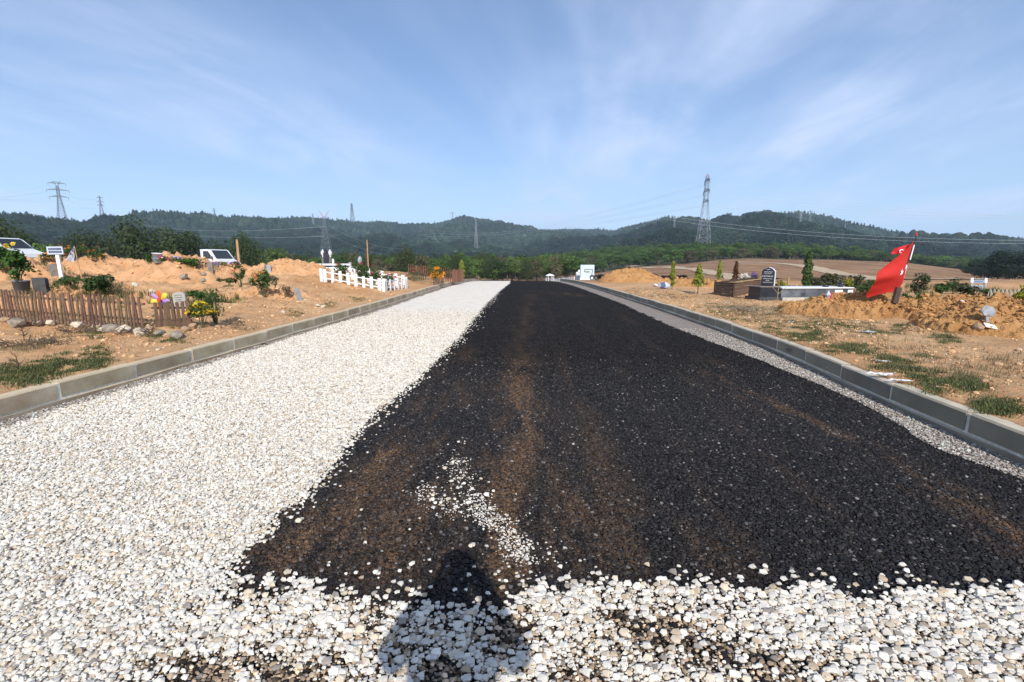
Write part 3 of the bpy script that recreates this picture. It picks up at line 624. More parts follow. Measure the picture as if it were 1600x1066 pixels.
def build_clods():
    cm = tintmat('clod_earth', .95, .25, 2.0, spec=.1); vs = [bm_mesh(stone_hull(700+i, 18, 1, .9, .75, .3), 'clod', cm, False) for i in range(5)]
    P = np.concatenate([p for p, _, _ in CLODS]); col = np.concatenate([np.tile((.39, .205, .08) if f else (.53, .305, .145), (len(p), 1)) for p, f, _ in CLODS]); sc = np.concatenate([np.full(len(p), 1.0 if nr else 1.5) for p, _, nr in CLODS])
    r = np.random.default_rng(5); n = len(P); s = sc*np.clip(np.exp(r.normal(math.log(.042), .5, n)), .015, .16)
    scatter('dirt_clods', P, s, r.uniform(0, 6.28, (n, 3)), vs, col*np.exp(r.normal(0, .22, (n, 1))), seed=2)
    # loose crumbs and pebbles on the verges
    q = []; c = []
    for side in (-1, 1):
        m = 15000; Y = r.uniform(3.2, 22, m); off = r.gamma(1.6, 2.2, m); X = np.where(side < 0, kerbL(Y)-.2-off, kerbR(Y)+.2+off); k = (fbm(X*.9, Y*.9, 3, 91)+.6*r.random(m)) > .28; X, Y = X[k], Y[k]
        q.append(np.c_[X, Y, H0_(X, Y)+.004]); cc = np.tile((.44, .275, .15), (len(X), 1))*np.exp(r.normal(0, .25, (len(X), 1))); w = r.random(len(X)) < .045; cc[w] = (.55, .49, .40); c.append(cc)
    q = np.concatenate(q); c = np.concatenate(c); s = np.clip(np.exp(r.normal(math.log(.023), .55, len(q))), .008, .10)
    scatter('ground_pebbles', q, s, r.uniform(0, 6.28, (len(q), 3)), vs, c, seed=4)
build_clods()
# ---------------- hills ----------------
SKY = [(-700, 352), (-300, 350), (0, 347), (50, 348), (100, 352), (140, 346), (180, 338), (240, 332), (300, 336), (350, 341), (420, 341), (480, 340), (520, 343), (580, 351), (640, 357), (680, 353), (715, 344), (760, 348), (800, 355), (850, 360), (900, 358), (960, 362), (990, 356), (1040, 342), (1080, 340), (1120, 346), (1160, 347), (1200, 338), (1240, 334), (1290, 341), (1340, 354), (1400, 367), (1450, 375), (1510, 377), (1600, 377), (1900, 372), (2300, 370)]
_az = []; _el = []
for u, v in SKY:
    d = ray(u, v); _az.append(math.atan2(d.x, d.y)); _el.append(d.z/math.hypot(d.x, d.y))
_az = np.array(_az); _el = np.array(_el)
_rk = [ray(u, 345) for u in (-700, 0, 110, 250, 450, 700, 860, 1050, 1150, 1240, 1400, 1600, 2300)]
_ra = np.array([math.atan2(d.x, d.y) for d in _rk]); _rr = np.array([900, 700, 720, 1000, 1250, 1600, 1900, 1300, 1350, 1250, 1300, 1500, 1500.])
def ridge(az):
    return np.interp(az, _ra, _rr), np.interp(az, _az, _el)
def Hhill(X, Y):
    X = np.asarray(X, float); Y = np.asarray(Y, float); az = np.arctan2(X, Y); r = np.hypot(X, Y); rr, el = ridge(az)
    zr = CAMH + el*rr - 7.0; t = np.clip((r-380)/(rr-380), 0, 1.6)
    z = -14 + (zr+14)*np.where(t < 1, 0.30*t+.70*t*t*(3-2*t) if False else t**0.9, 1.0)
    spur = fbm(X/170, Y/170, 4, 201)*46 + np.abs(fbm(X/330, Y/330, 3, 211))*30 - 10
    z = z + spur*np.sin(np.clip(t, 0, 1)*math.pi)**.8
    return z - np.clip(t-1, 0, 1)*(zr*0.9+40) + fbm(X/45, Y/45, 3, 205)*3*np.clip(t*3, 0, 1)*(1-sstep(.9, 1, t))
HILLM = mat('wooded_hillside', (.022, .034, .020), .95, .4, .012, col2=(.045, .054, .032), spec=.05)
def build_hills():
    az = np.linspace(R(-66), R(66), 420); t = np.concatenate([np.linspace(0, 1, 90), np.linspace(1.03, 1.6, 14)])
    rr, _ = ridge(az); r = 380+(rr[None]-380)*t[:, None]; X = r*np.sin(az)[None]; Y = r*np.cos(az)[None]; Z = Hhill(X, Y)
    o = link('hills', np_mesh('hills', np.stack([X, Y, Z], -1).reshape(-1, 3), grid_faces(len(t), len(az)), HILLM, True)); o['kind'] = 'structure'
    # a far low blue hill past the right-hand shoulder
    a2 = np.linspace(R(34), R(62), 60); e = [(1480, 379), (1520, 376), (1555, 371.5), (1590, 372), (1640, 374), (1800, 372), (2200, 376)]
    ea = [math.atan2(ray(u, v).x, ray(u, v).y) for u, v in e]; ee = [ray(u, v).z/math.hypot(ray(u, v).x, ray(u, v).y) for u, v in e]
    tt = np.linspace(0, 1.3, 20); rad = 3300+(4300-3300)*tt[:, None]; X = rad*np.sin(a2)[None]; Y = rad*np.cos(a2)[None]
    zr = 1.6+np.interp(a2, ea, ee)*4300; Z = -40+(zr+40)[None]*(np.where(tt < 1, tt, 1-(tt-1)*2)[:, None])+fbm(X/200, Y/200, 3, 8)*10
    o = link('distant_hill', np_mesh('distant_hill', np.stack([X, Y, Z], -1).reshape(-1, 3), grid_faces(len(tt), len(a2)), HILLM, True)); o['kind'] = 'structure'
build_hills()
def hit_hill(u, v): return hit(u, v, Hhill, 395, 2400)
# ---------------- trees ----------------
LEAF_OAK = leafmat('oak_leaves', (.034, .054, .018), (.078, .105, .034), .35, .22); LEAF_PINE = leafmat('pine_needles', (.055, .095, .024), (.115, .175, .045), .35, .25)
LEAF_LIGHT = leafmat('broad_leaves', (.065, .12, .024), (.13, .20, .045), .3, .22); LEAF_BROWN = leafmat('tired_leaves', (.085, .085, .04), (.14, .125, .065), .25, .2)
LEAF_DARK = leafmat('dark_pine_needles', (.016, .028, .016), (.036, .056, .030), .25, .12)
BARK = mat('bark', (.10, .075, .055), .95, .35, 12, .5)
def leaf_quads(P, Nrm, size, r, droop=0.0, aspect=.6):
    """small folded leaves; P centres, Nrm rough facing directions"""
    n = len(P); a = r.normal(size=(n, 3)); a -= (a*Nrm).sum(1, keepdims=True)*Nrm; a /= np.linalg.norm(a, axis=1, keepdims=True)+1e-9
    a[:, 2] -= droop; a /= np.linalg.norm(a, axis=1, keepdims=True); b = np.cross(Nrm, a); b /= np.linalg.norm(b, axis=1, keepdims=True)+1e-9
    s = (size*np.exp(r.normal(0, .25, n)))[:, None]; V = np.stack([P-a*s*.5, P+b*s*aspect*.5+Nrm*s*.08, P+a*s*.5, P-b*s*aspect*.5+Nrm*s*.08], 1).reshape(-1, 3)
    return V, np.arange(n*4).reshape(n, 4)
def crown_mesh(name, material, w, h, z0, n, leaf, seed, lobes=16, conic=0.0, flat=1.0, gap=.55):
    r = np.random.default_rng(seed); Pl = []; Nl = []
    L_ = []
    for i in range(lobes):
        t = (i+.5)/lobes; ph = i*2.4+r.uniform(-.4, .4); zz = r.uniform(.12, .95); rad = math.sqrt(max(0, 1-(2*zz-1)**2*.85))*(1-conic*zz); k = r.uniform(.35, .80)
        L_.append((math.cos(ph)*rad*w*.5*k, math.sin(ph)*rad*w*.5*k, z0+zz*h, r.uniform(.17, .30)*w*(1-conic*zz*.6)))
    wt = np.array([l[3]**2 for l in L_]); wt /= wt.sum(); ct = r.multinomial(n, wt)
    for (x, y, z, q), m in zip(L_, ct):
        d = r.normal(size=(m, 3)); d /= np.linalg.norm(d, axis=1, keepdims=True); rr_ = q*(1-gap*r.random(m)**2.2)[:, None]
        p = np.array([x, y, z])+d*rr_*np.array([1, 1, .72*flat]); Pl.append(p); nn = d+r.normal(size=(m, 3))*.55+np.array([0, 0, .35]); Nl.append(nn/np.linalg.norm(nn, axis=1, keepdims=True))
    P = np.concatenate(Pl); Nn = np.concatenate(Nl); V, F = leaf_quads(P, Nn, leaf, r); return np_mesh(name, V, F, material), L_
def trunk_mesh(name, L_, z1, r0, material, seed):
    mb = MB(); r = random.Random(seed); top = (r.uniform(-.1, .1), r.uniform(-.1, .1), z1)
    mb.tube([(0, 0, -.4), (r.uniform(-.05, .05), 0, z1*.5), top], [r0*1.25, r0, r0*.7], 7)
    for l in L_[:7]:
        m = ((l[0]+top[0])*.5, (l[1]+top[1])*.5, z1+(l[2]-z1)*.42); mb.tube([top, m, l[:3]], [r0*.6, r0*.4, r0*.12], 5)
    return mb.mesh(name, material)
TREES = {}
def tree_kind(key, material, w, h, z0, n, leaf, seed, **kw):
    c, L_ = crown_mesh('crown', material, w, h, z0, n, leaf, seed, **kw); TREES[key] = (c, trunk_mesh('trunk', L_, z0+h*.25, w*.035, BARK, seed))
def put_tree(key, loc, s, rz, name, label, cat='tree', group=None):
    o = thing(name, label, cat, loc, rz, group); o.scale = s if isinstance(s, tuple) else (s, s, s)
    link('crown', TREES[key][0], o); link('trunk', TREES[key][1], o); return o
for i in range(3):
    tree_kind('oak%d' % i, LEAF_OAK, 7.0, 5.0, 1.0, 5200, .30, 40+i, lobes=22); tree_kind('light%d' % i, LEAF_LIGHT, 5.6, 4.6, 1.0, 1500, .46, 50+i, lobes=14)
    tree_kind('pine%d' % i, LEAF_PINE, 5.2, 5.2, 2.2, 1500, .46, 60+i, lobes=15, conic=.35); tree_kind('brown%d' % i, LEAF_BROWN, 5.2, 4.4, .8, 1300, .44, 70+i, lobes=13)
    tree_kind('dark%d' % i, LEAF_DARK, 7.0, 7.2, .4, 5200, .34, 80+i, lobes=20, conic=.2)
def tree_px(key, u, vtop, Y, wpx, name, label, group=None, r=random.Random(3), H0ref=None):
    p = on(u, Y); ztop = at(u, vtop, Y).z; hh = {'oak': 6.2, 'light': 5.8, 'pine': 7.6, 'brown': 5.4, 'dark': 7.8}[key[:-1]]
    sz = max(.2, (ztop-p.z)/hh); ww = {'oak': 7.0, 'light': 5.8, 'pine': 5.4, 'brown': 5.4, 'dark': 7.2}[key[:-1]]; sx = wpx*mpp(p)/ww
    return put_tree(key, p, (sx, sx, sz), r.uniform(0, 6.28), name, label, 'tree', group)
# dark oaks on the left, each one seen on its own
for key, u, vt, Y, w, lab in [
 ('oak0', 22, 349, 62, 92, 'dark round tree behind the white van'), ('oak1', 152, 366, 78, 78, 'low dark tree between the marigolds and the tall round tree'),
 ('oak2', 240, 351, 70, 92, 'tallest round dark green tree over the buckets'), ('oak0', 292, 366, 74, 62, 'dark tree touching the roof line of the white truck'),
 ('oak1', 388, 369, 72, 48, 'dark rounded tree behind the yellow wooden stakes'), ('oak2', 345, 381, 78, 46, 'low dark tree behind the cab of the white truck'),
 ('light1', 65, 379, 58, 42, 'light green bush-like tree beside the bonnet of the white van'), ('light2', 98, 385, 66, 30, 'small light green tree behind the white sign'),
 ('oak1', 635, 389, 92, 34, 'dark tree above the small picket fences'), ('brown1', 660, 398, 88, 26, 'greyish tree beside the dark tree above the small picket fences'),
 ('light0', 432, 388, 105, 40, 'round bright green tree between the truck and the white fence'), ('oak2', 718, 396, 100, 26, 'dark tree behind the yellow-green conifer')]:
    tree_px(key, u, vt, Y, w, 'oak_tree' if key.startswith('oak') else 'broadleaf_tree', lab)
# the tree line across the valley
VREG = [(430, 'behind the yellow stakes'), (500, 'behind the low sandy heap'), (560, 'behind the black obelisk'), (620, 'above the white fence'), (690, 'above the picket fences'), (750, 'beside the golden column conifer'), (2000, 'past the end of the road')]
WREG = [(850, 'past the end of the road'), (950, 'above the white monument'), (1040, 'above the orange earth cone'), (1080, 'left of the tallest pylon'), (1140, 'under the tallest pylon'), (1235, 'above the black headstone'), (1340, 'above the marble tomb'), (1440, 'behind the red flag'), (2000, 'beside the large dark pines')]
def tree_label(k, row, u, rn, where, reg):
    a = {'light': 'bright green broadleaf', 'pine': 'green pine', 'oak': 'dark green tree', 'brown': 'brownish tree'}[k]
    return '%s, %s row of the %s, %s' % (a, rn, where, next(t for x, t in reg if u < x))
rt = random.Random(17); vt_ = [(380, 402), (420, 396), (470, 402), (500, 403), (560, 396), (600, 400), (640, 401), (700, 402), (760, 402), (800, 404), (850, 402), (880, 400)]
for row, (Y0, cnt) in enumerate([(112, 46), (128, 46), (150, 44)]):
    for i in range(cnt):
        u = 370+ (900-370)*(i+.5)/cnt+rt.uniform(-5, 5); Y = Y0+rt.uniform(-6, 6); v = np.interp(u, [a for a, _ in vt_], [b for _, b in vt_])-row*1.0+rt.uniform(-3.5, 5)+(4 if row == 0 else 0)
        k = rt.choice(['light', 'light', 'pine', 'oak', 'brown'] if row < 2 else ['light', 'oak', 'pine']); tree_px(k+str(rt.randrange(3)), u, v, Y, rt.uniform(20, 34), 'broadleaf_tree', tree_label(k, row, u, ['front', 'middle', 'back'][row], 'valley tree line', VREG), 'trees of the valley tree line', rt)
# pine wood behind the ploughed field
base = [(760, 438), (830, 436), (930, 428), (1000, 417), (1080, 408), (1150, 403), (1280, 402), (1400, 408), (1460, 414), (1530, 424)]; top = [(760, 408), (830, 402), (930, 394), (1000, 386), (1060, 381), (1150, 379), (1240, 380), (1300, 385), (1360, 390), (1420, 396), (1470, 402), (1530, 408)]
for row in range(4):
    cnt = [64, 52, 48, 44][row]
    for i in range(cnt):
        u = 765+(1525-765)*(i+.5)/cnt+rt.uniform(-7, 7); Y = 203+row*17+rt.uniform(-5, 5)
        vb = np.interp(u, [a for a, _ in base], [b for _, b in base]); v1 = np.interp(u, [a for a, _ in top], [b for _, b in top]); v = vb+(v1-vb)*(.66+.115*row)+rt.uniform(-2.5, 2.5)
        k = rt.choice(['pine', 'pine', 'pine', 'pine', 'light', 'brown'] if row == 0 else ['pine', 'pine', 'pine', 'light']); tree_px(k+str(rt.randrange(3)), u, v, Y, rt.uniform(19, 28), 'pine_tree', tree_label(k, row, u, ['front', 'second', 'third', 'last'][row], 'wood', WREG), 'pines at the edge of the wood', rt)
for u, v, Y, w, lab in [(1558, 391, 95, 54, 'large dark pine standing behind the white arched gravestone'), (1598, 394, 88, 58, 'large dark pine at the edge of the view behind the spiky yellow plant'), (1522, 404, 120, 30, 'smaller olive pine between the ploughed field and the big dark pines')]:
    tree_px('dark'+str(rt.randrange(3)), u, v, Y, w, 'pine_tree', lab)
# far forest that reads as one mass
def blob(seed, conic, material):
    bm = bmesh.new(); bmesh.ops.create_icosphere(bm, subdivisions=2, radius=1); r = random.Random(seed)
    for v in bm.verts:
        k = 1+r.uniform(-.22, .22); z = v.co.z; f = (1-.5*(z+1)*conic); v.co = Vector((v.co.x*k*f*.5, v.co.y*k*f*.5, (z+1)*.5*(1+r.uniform(-.05, .05))))
    return bm_mesh(bm, 'far_tree', material, False)
FARLEAF = tintmat('hill_leaves', .9, .3, 2.5, spec=.05, transl=.2)
def build_forest():
    fm = tintmat('far_foliage', .95, .35, 2.5, spec=.05); vs = [blob(900+i, .35 if i < 3 else .95, fm) for i in range(5)]
    r = np.random.default_rng(77); n = 90000; az = r.uniform(R(-58), R(58), n); q = r.random(n); rr, el = ridge(az); rad = 400+(rr*1.02-400)*q**.8; X = rad*np.sin(az); Y = rad*np.cos(az); Z = Hhill(X, Y)
    dens = fbm(X/90, Y/90, 4, 301); k = dens+.9*r.random(n) > .10; X, Y, Z, rad, rr = X[k], Y[k], Z[k], rad[k], rr[k]; n = len(X)
    clear = np.zeros(n, bool); u, v, _ = proj(np.c_[X, Y, Z])
    for cu, cv, cw, ch in [(105, 358, 10, 2.5), (135, 358, 14, 2.2), (160, 366, 14, 2.0), (520, 395, 26, 1.5), (585, 394, 16, 1.3)]: clear |= (np.abs(u-cu) < cw) & (np.abs(v-cv) < ch)
    k = ~clear; X, Y, Z, rad, rr = X[k], Y[k], Z[k], rad[k], rr[k]; n = len(X)
    h = r.uniform(6, 12, n)*(.75+.5*(fbm(X/60, Y/60, 2, 5)+.5)); w = h*r.uniform(.75, 1.25, n); nr = rad > rr*.93; con = nr & (r.random(n) < .35); h[con] *= 1.35; w[con] *= .45
    t = np.array([.022, .035, .022])[None]*np.exp(r.normal(0, .28, (n, 1)))*np.exp(fbm(X/70, Y/70, 3, 8)[:, None]*.9); k = r.random(n) < .07; t[k] = (.036, .043, .024)
    ro = np.c_[r.normal(0, .05, n), r.normal(0, .05, n), r.uniform(0, 6.28, n)]; P = np.c_[X, Y, Z-1.0]; nr = rad < 850; k = ~nr
    scatter('forest', P[k], np.c_[w, w, h][k], ro[k], vs, t[k], seed=8)
    hs = []
    for i in range(4): hs.append(crown_mesh('hill_tree', FARLEAF, 1.0, .92, .04, 420, .13, 400+i, lobes=9, conic=.3 if i % 2 else 0)[0])
    scatter('hillside_wood', P[nr], np.c_[w*1.25, w*1.25, h][nr], ro[nr], hs, t[nr]*1.45, seed=12)
    # nearer wood behind the last pines that can be told apart
    X = []; 
    fm2 = TREES['pine0'][0], TREES['pine1'][0], TREES['light0'][0], TREES['oak1'][0]
    n = 2600; u = r.uniform(360, 1560, n); Y = r.uniform(165, 420, n); Y = np.where(u > 780, np.maximum(Y, 262), Y); X = (u-800)/711*Y; Z = np.maximum(H0_(X, Y), Hhill(X, Y)-1); s = r.uniform(.7, 1.15, n)
    o = scatter('woods', np.c_[X, Y, Z-.3], np.c_[s*1.2, s*1.2, s*np.where(u > 780, .85, .75)], np.c_[np.zeros((n, 2)), r.uniform(0, 6.28, n)], list(fm2), seed=9)
build_forest()
BARE = mat('bare_cut_earth', (.36, .30, .22), .95, .25, .05)
def clearing(u0, u1, v, th, lab):
    pts = [hit_hill(u, v+random.uniform(-.4, .4)) for u in np.linspace(u0, u1, 9)]; V = []; F = []
    for i, p in enumerate(pts):
        w = th*p.y/711; V += [(p.x, p.y-2, p.z+1.0), (p.x, p.y+4, p.z+1.0+w*random.uniform(.6, 1.2)), (p.x, p.y+10, p.z-2)]
    for i in range(8): F += [(3*i, 3*i+3, 3*i+4, 3*i+1), (3*i+1, 3*i+4, 3*i+5, 3*i+2)]
    o = link('bare_cutting', np_mesh('bare_cutting', V, F, BARE, True)); o['kind'] = 'structure'
for a in [(94, 112, 359, 3.5, ''), (121, 148, 358, 2.6, ''), (136, 150, 365, 2.0, ''), (155, 173, 367.5, 1.6, ''), (492, 548, 395, 2.0, ''), (556, 584, 397, 2.0, ''), (1040, 1062, 362.5, 2.2, ''), (1232, 1255, 363, 2.0, '')]: clearing(*a)
# dirt tracks over the ploughed field
TRACK = mat('pale_dirt_track', (.40, .30, .19), .95, .2, .4, .3, 8)
def track(pix, w0, w1):
    P = [hit(u, v, H0_, 40, 400) for u, v in pix]; V = []; F = []; n = 40; c = np.array([tuple(p) for p in P]); t = np.linspace(0, len(c)-1, n)
    Q = np.stack([np.interp(t, np.arange(len(c)), c[:, k]) for k in range(2)], -1)
    for i in range(n):
        d = Q[min(i+1, n-1)]-Q[max(i-1, 0)]; d = d/(np.linalg.norm(d)+1e-9); nr = np.array([-d[1], d[0]]); w = (w0+(w1-w0)*i/(n-1))*random.uniform(.85, 1.15)
        for k in (-1, -.33, .33, 1): x, y = Q[i]+nr*w*k; V.append((x, y, float(H0_(x, y))+.10))
    F = grid_faces(n, 4); o = link('dirt_track', np_mesh('dirt_track', V, F, TRACK, True)); o['kind'] = 'structure'
track([(985, 415), (1039, 417.3), (1077, 420), (1110, 427), (1145, 432), (1190, 438)], 2.6, 1.6)
track([(1150, 410.0), (1214, 411.4), (1253, 415), (1284, 422), (1327, 430), (1365, 435), (1440, 446), (1520, 455)], 3.2, 1.5)
# ---------------- pylons and lines ----------------
STEEL = mat('galvanised_steel', (.17, .185, .20), .6, .2, .3, metallic=.2); STEELP = mat('pale_steel', (.27, .29, .31), .6, .2, .3, metallic=.1); REDP = mat('red_paint', (.50, .06, .05), .6, .15, .4); WIREM = mat('aluminium_wire', (.50, .53, .56), .5, .1, 1.0)
GLASSI = mat('insulator', (.16, .19, .22), .5, .1, 1)
ATT = {}
def pylon(key, u, v, vtop, dist, label, wb=.17, wt=.035, arms=((.70, .17), (.83, .20), (.95, .15)), yaw=0.0, mt=None, vee=0.0, panels=9, th=.0024, redtop=False, hill=True, dense=False, solid=0.0):
    mt = mt or STEEL
    p = hit_hill(u, v) if hill else on(u, dist)
    if dist and hill: p = at(u, v, dist)
    H_ = (v-vtop)*mpp(p); rt_ = thing('transmission_tower', label, 'pylon', p, yaw, 'lattice towers of the power lines'); r = th*H_
    def hw(t): k = min(t/.62, 1); return H_*(wb*(1-k)+ (wt*1.35)*k)*.5 if t < .62 else H_*(wt*1.35+(wt*.8-wt*1.35)*(t-.62)/.38)*.5
    cor = [(-1, -1), (1, -1), (1, 1), (-1, 1)]; lev = [1-(1-i/panels)**1.25 for i in range(panels+1)]; topz = .97 if not vee else .86
    lev = [l*topz for l in lev]; b = MB()
    for cx, cy in cor:
        lb = MB()
        for a, c in zip(lev[:-1], lev[1:]): lb.bar((cx*hw(a), cy*hw(a), a*H_-(2 if a == 0 else 0)), (cx*hw(c), cy*hw(c), c*H_), r*1.35)
        lb.build('leg', mt, rt_)
    for a, c in zip(lev[:-1], lev[1:]):
        for k in range(4):
            q0 = cor[k]; q1 = cor[(k+1) % 4]
            b.bar((q0[0]*hw(a), q0[1]*hw(a), a*H_), (q1[0]*hw(c), q1[1]*hw(c), c*H_), r*.75); b.bar((q1[0]*hw(a), q1[1]*hw(a), a*H_), (q0[0]*hw(c), q0[1]*hw(c), c*H_), r*.75); b.bar((q0[0]*hw(c), q0[1]*hw(c), c*H_), (q1[0]*hw(c), q1[1]*hw(c), c*H_), r*.75)
    b.build('bracing', mt, rt_); ends = []; M = Matrix.Translation(p) @ Matrix.Rotation(yaw, 4, 'Z')
    for t, L_ in arms:
        for s in (-1, 1):
            a = MB(); x = s*L_*H_*.5; d = .020*H_
            for cy in (-1, 1):
                a.bar((s*hw(t)*.2, cy*hw(t), t*H_), (x, 0, t*H_), r*1.7); a.bar((s*hw(t)*.2, cy*hw(t), t*H_+d*1.8), (x, 0, t*H_), r*1.5)
                nn = 5
                for i in range(nn):
                    f0 = i/nn; f1 = (i+.5)/nn; g = lambda f, z: (s*hw(t)*.2*(1-f)+x*f, cy*hw(t)*(1-f), t*H_+z*(1-f)); a.bar(g(f0, 0), g(f1, d*1.8), r*.6); a.bar(g(f1, d*1.8), g((i+1)/nn, 0), r*.6)
            ao = a.build('crossarm', mt, rt_); ins = MB(); lz = .05*H_; ins.lathe([(.004*H_, -lz)]+[(.0035*H_ if i % 2 else .0055*H_, -lz*(1-i/8)) for i in range(9)], 6, (x, 0, t*H_)); ins.build('insulator', GLASSI, ao); ends.append(M @ Vector((x, 0, t*H_-lz)))
    if vee:
        for s in (-1, 1):
            a = MB(); a.bar((s*hw(topz), 0, topz*H_), (s*vee*H_*.5, 0, H_), r*1.8, r*.8); a.bar((0, 0, topz*H_), (s*vee*H_*.5, 0, H_), r*1.0, r*.6); a.build('earth_wire_peak', REDP if redtop else mt, rt_)
        a = MB(); a.bar((-hw(topz), 0, topz*H_), (hw(topz), 0, topz*H_), r*2); a.build('cap', REDP if redtop else mt, rt_)
    else:
        a = MB(); t0 = .96
        for cx, cy in cor: a.bar((cx*hw(t0), cy*hw(t0), t0*H_), (0, 0, H_), r*1.1)
        a.build('peak', REDP if redtop else mt, rt_)
    ATT[key] = ends; return rt_
pylon('west', 99, 351, 284, 600, 'grey three-armed lattice pylon rising over the low western ridge behind the sign', arms=((.62, .33), (.77, .39), (.92, .30)), yaw=R(30), vee=.15, th=.0034, panels=10)
pylon('west2', 160, 339, 307, 900, 'small three-armed pylon on the ridge beside the big grey pylon', arms=((.55, .26), (.72, .27), (.90, .24)), yaw=R(32), th=.006, panels=6)
pylon('w3', 240, 334, 321, None, 'tiny pylon tip on the ridge over the tallest round tree', th=.007, panels=5, yaw=R(35))
pylon('w4', 336, 342, 323, None, 'tiny pylon on the ridge above the white truck', th=.006, panels=5, arms=((.5, .3), (.75, .36), (.92, .25)))
pylon('w5', 490, 356, 334, None, 'faint pale pylon on the slope just beside the red-tipped pylon', th=.005, panels=5, mt=STEELP)
pylon('red', 511, 404, 331, 330, 'pylon with a red V-shaped top behind the white fence', arms=(), wb=.24, wt=.055, vee=.21, redtop=True, yaw=R(8), th=.0026)
pylon('mid', 551, 349, 318, None, 'dark pylon on the skyline beyond the red-tipped pylon', th=.0065, panels=6, yaw=R(80), wb=.20, wt=.07)
pylon('hilltop', 707, 345, 328, None, 'small red-tipped pylon on top of the middle hill', th=.006, panels=5, redtop=True, vee=.3, arms=((.8, .4),))
pylon('slope', 744, 391, 343, 640, 'thin pale pylon standing on the wooded slope in the middle of the valley', th=.0028, panels=8, mt=STEELP, yaw=R(82), wb=.10, wt=.035)
pylon('east', 1098, 384, 277, 300, 'tallest pale lattice pylon rising out of the pine wood', arms=((.62, .26), (.765, .28), (.91, .24)), wb=.175, wt=.042, yaw=R(84), mt=STEELP, redtop=True, th=.0021, panels=10)
pylon('e2', 1053, 363, 338, None, 'faint pale pylon on the slope beside the tallest pylon', th=.005, panels=5, mt=STEELP)
pylon('e3', 1249, 360, 333, None, 'pale pylon on the shoulder of the eastern hill', th=.005, panels=5, mt=STEELP)
pylon('e4', 1264, 356, 329, None, 'dark pylon on the top of the eastern hill', th=.005, panels=5, arms=((.7, .4), (.9, .3)), yaw=R(20))
pylon('e5', 1317, 384, 350, 620, 'thin pale pylon on the lower slope of the eastern hill', th=.0045, panels=6, mt=STEELP, yaw=R(70))
def wire(a, b, sag, rad, label):
    a = Vector(a); b = Vector(b); n = 18; pts = []
    for i in range(n+1):
        t = i/n; p = a.lerp(b, t); p.z -= sag*4*t*(1-t); pts.append(p-a)
    m = MB(); m.tube(pts, rad, 3); o = m.build('power_line', WIREM, None, True, a); tag(o, label, 'wire', 'overhead wires'); return o
W = ATT['west']; E = ATT['east']
LV = ['lower near', 'lower far', 'middle near', 'middle far', 'top near', 'top far']
for i, e in enumerate(W): wire(e, at(-260, 262+i*9, 330), 9, .075, LV[i]+' arm wire leaving the grey three-armed pylon out of view')
for i, (a, b) in enumerate(zip(W, ATT['west2'])): wire(a, b, 8, .06, LV[i]+' arm wire between the two pylons on the western ridge')
lp = [hit_hill(200, 342)+Vector((0, 0, 16))]
for (u0, v0, d0, u1, v1, d1) in [(165, 336, 800, 508, 354, 330), (165, 340, 800, 508, 369, 330)]: wire(at(u0, v0, d0), at(u1, v1, d1), 12, .07, ('upper' if v1 < 360 else 'lower')+' pale wire across the wooded slope to the red-tipped pylon')
for (u0, v0, d0, u1, v1, d1) in [(514, 353, 330, 640, 388, 520), (514, 366, 330, 640, 399, 520)]: wire(at(u0, v0, d0), at(u1, v1, d1), 6, .06, ('upper' if v0 < 360 else 'lower')+' pale wire running from the red-tipped pylon into the valley')
for i, e in enumerate(E):
    wire(e, at(640, 352+i*3.5, 900), 16, .055, LV[i]+' arm wire from the tallest pylon toward the middle hill')
    wire(e, at(1850, 322+i*5, 420), 8, .05, LV[i]+' arm wire from the tallest pylon over the eastern hill')
for v0, v1 in [(339, 374), (345, 379)]: wire(at(1040, v0-2, 420), at(1800, v1+1, 260), 7, .085, ('upper' if v0 < 342 else 'lower')+' of the two bright wires crossing before the eastern hill')
# ---------------- haze ----------------
def haze():
    b = MB(); b.box((0, 2400, 140), (8400, 5200, 380)); m = bpy.data.materials.new('haze'); m.use_nodes = True; nt = m.node_tree; nt.nodes.remove(nt.nodes['Principled BSDF'])
    v = nt.nodes.new('ShaderNodeVolumePrincipled'); v.inputs['Density'].default_value = HAZE_D; v.inputs['Color'].default_value = (.60, .80, 1.0, 1); v.inputs['Anisotropy'].default_value = 0.0
    nt.links.new(v.outputs[0], nt.nodes['Material Output'].inputs['Volume']); o = b.build('haze', m); o['kind'] = 'stuff'; return o
HAZE_D = 0.00021
haze()
# ---------------- materials for things ----------------
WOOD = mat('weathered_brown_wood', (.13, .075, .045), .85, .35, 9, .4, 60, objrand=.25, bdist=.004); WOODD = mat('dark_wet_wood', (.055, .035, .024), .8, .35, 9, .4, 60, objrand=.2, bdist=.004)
WOODP = mat('pale_wood', (.36, .24, .11), .8, .3, 9, .3, 60, objrand=.2, bdist=.004); WOODR = mat('reddish_wood', (.20, .085, .045), .8, .3, 9, .3, 60, objrand=.25, bdist=.004)
WHITE = mat('white_paint', (.70, .70, .71), .55, .06, 5); WHITEM = mat('white_marble', (.62, .64, .66), .4, .10, 4, col2=(.72, .74, .75)); BLACKM = mat('black_marble', (.014, .016, .022), .25, .3, 5, col2=(.03, .034, .042)); 
GREYM = mat('veined_grey_marble', (.012, .015, .021), .45, .3, 2.6, col2=(.16, .175, .195), detail=12, spec=.3); GSTONE = mat('grey_stone', (.17, .155, .135), .9, .3, 8, .5, 40, objrand=.2, bdist=.01); DSTONE = mat('dark_grey_stone', (.055, .056, .058), .8, .3, 8, .4, 40, bdist=.01)
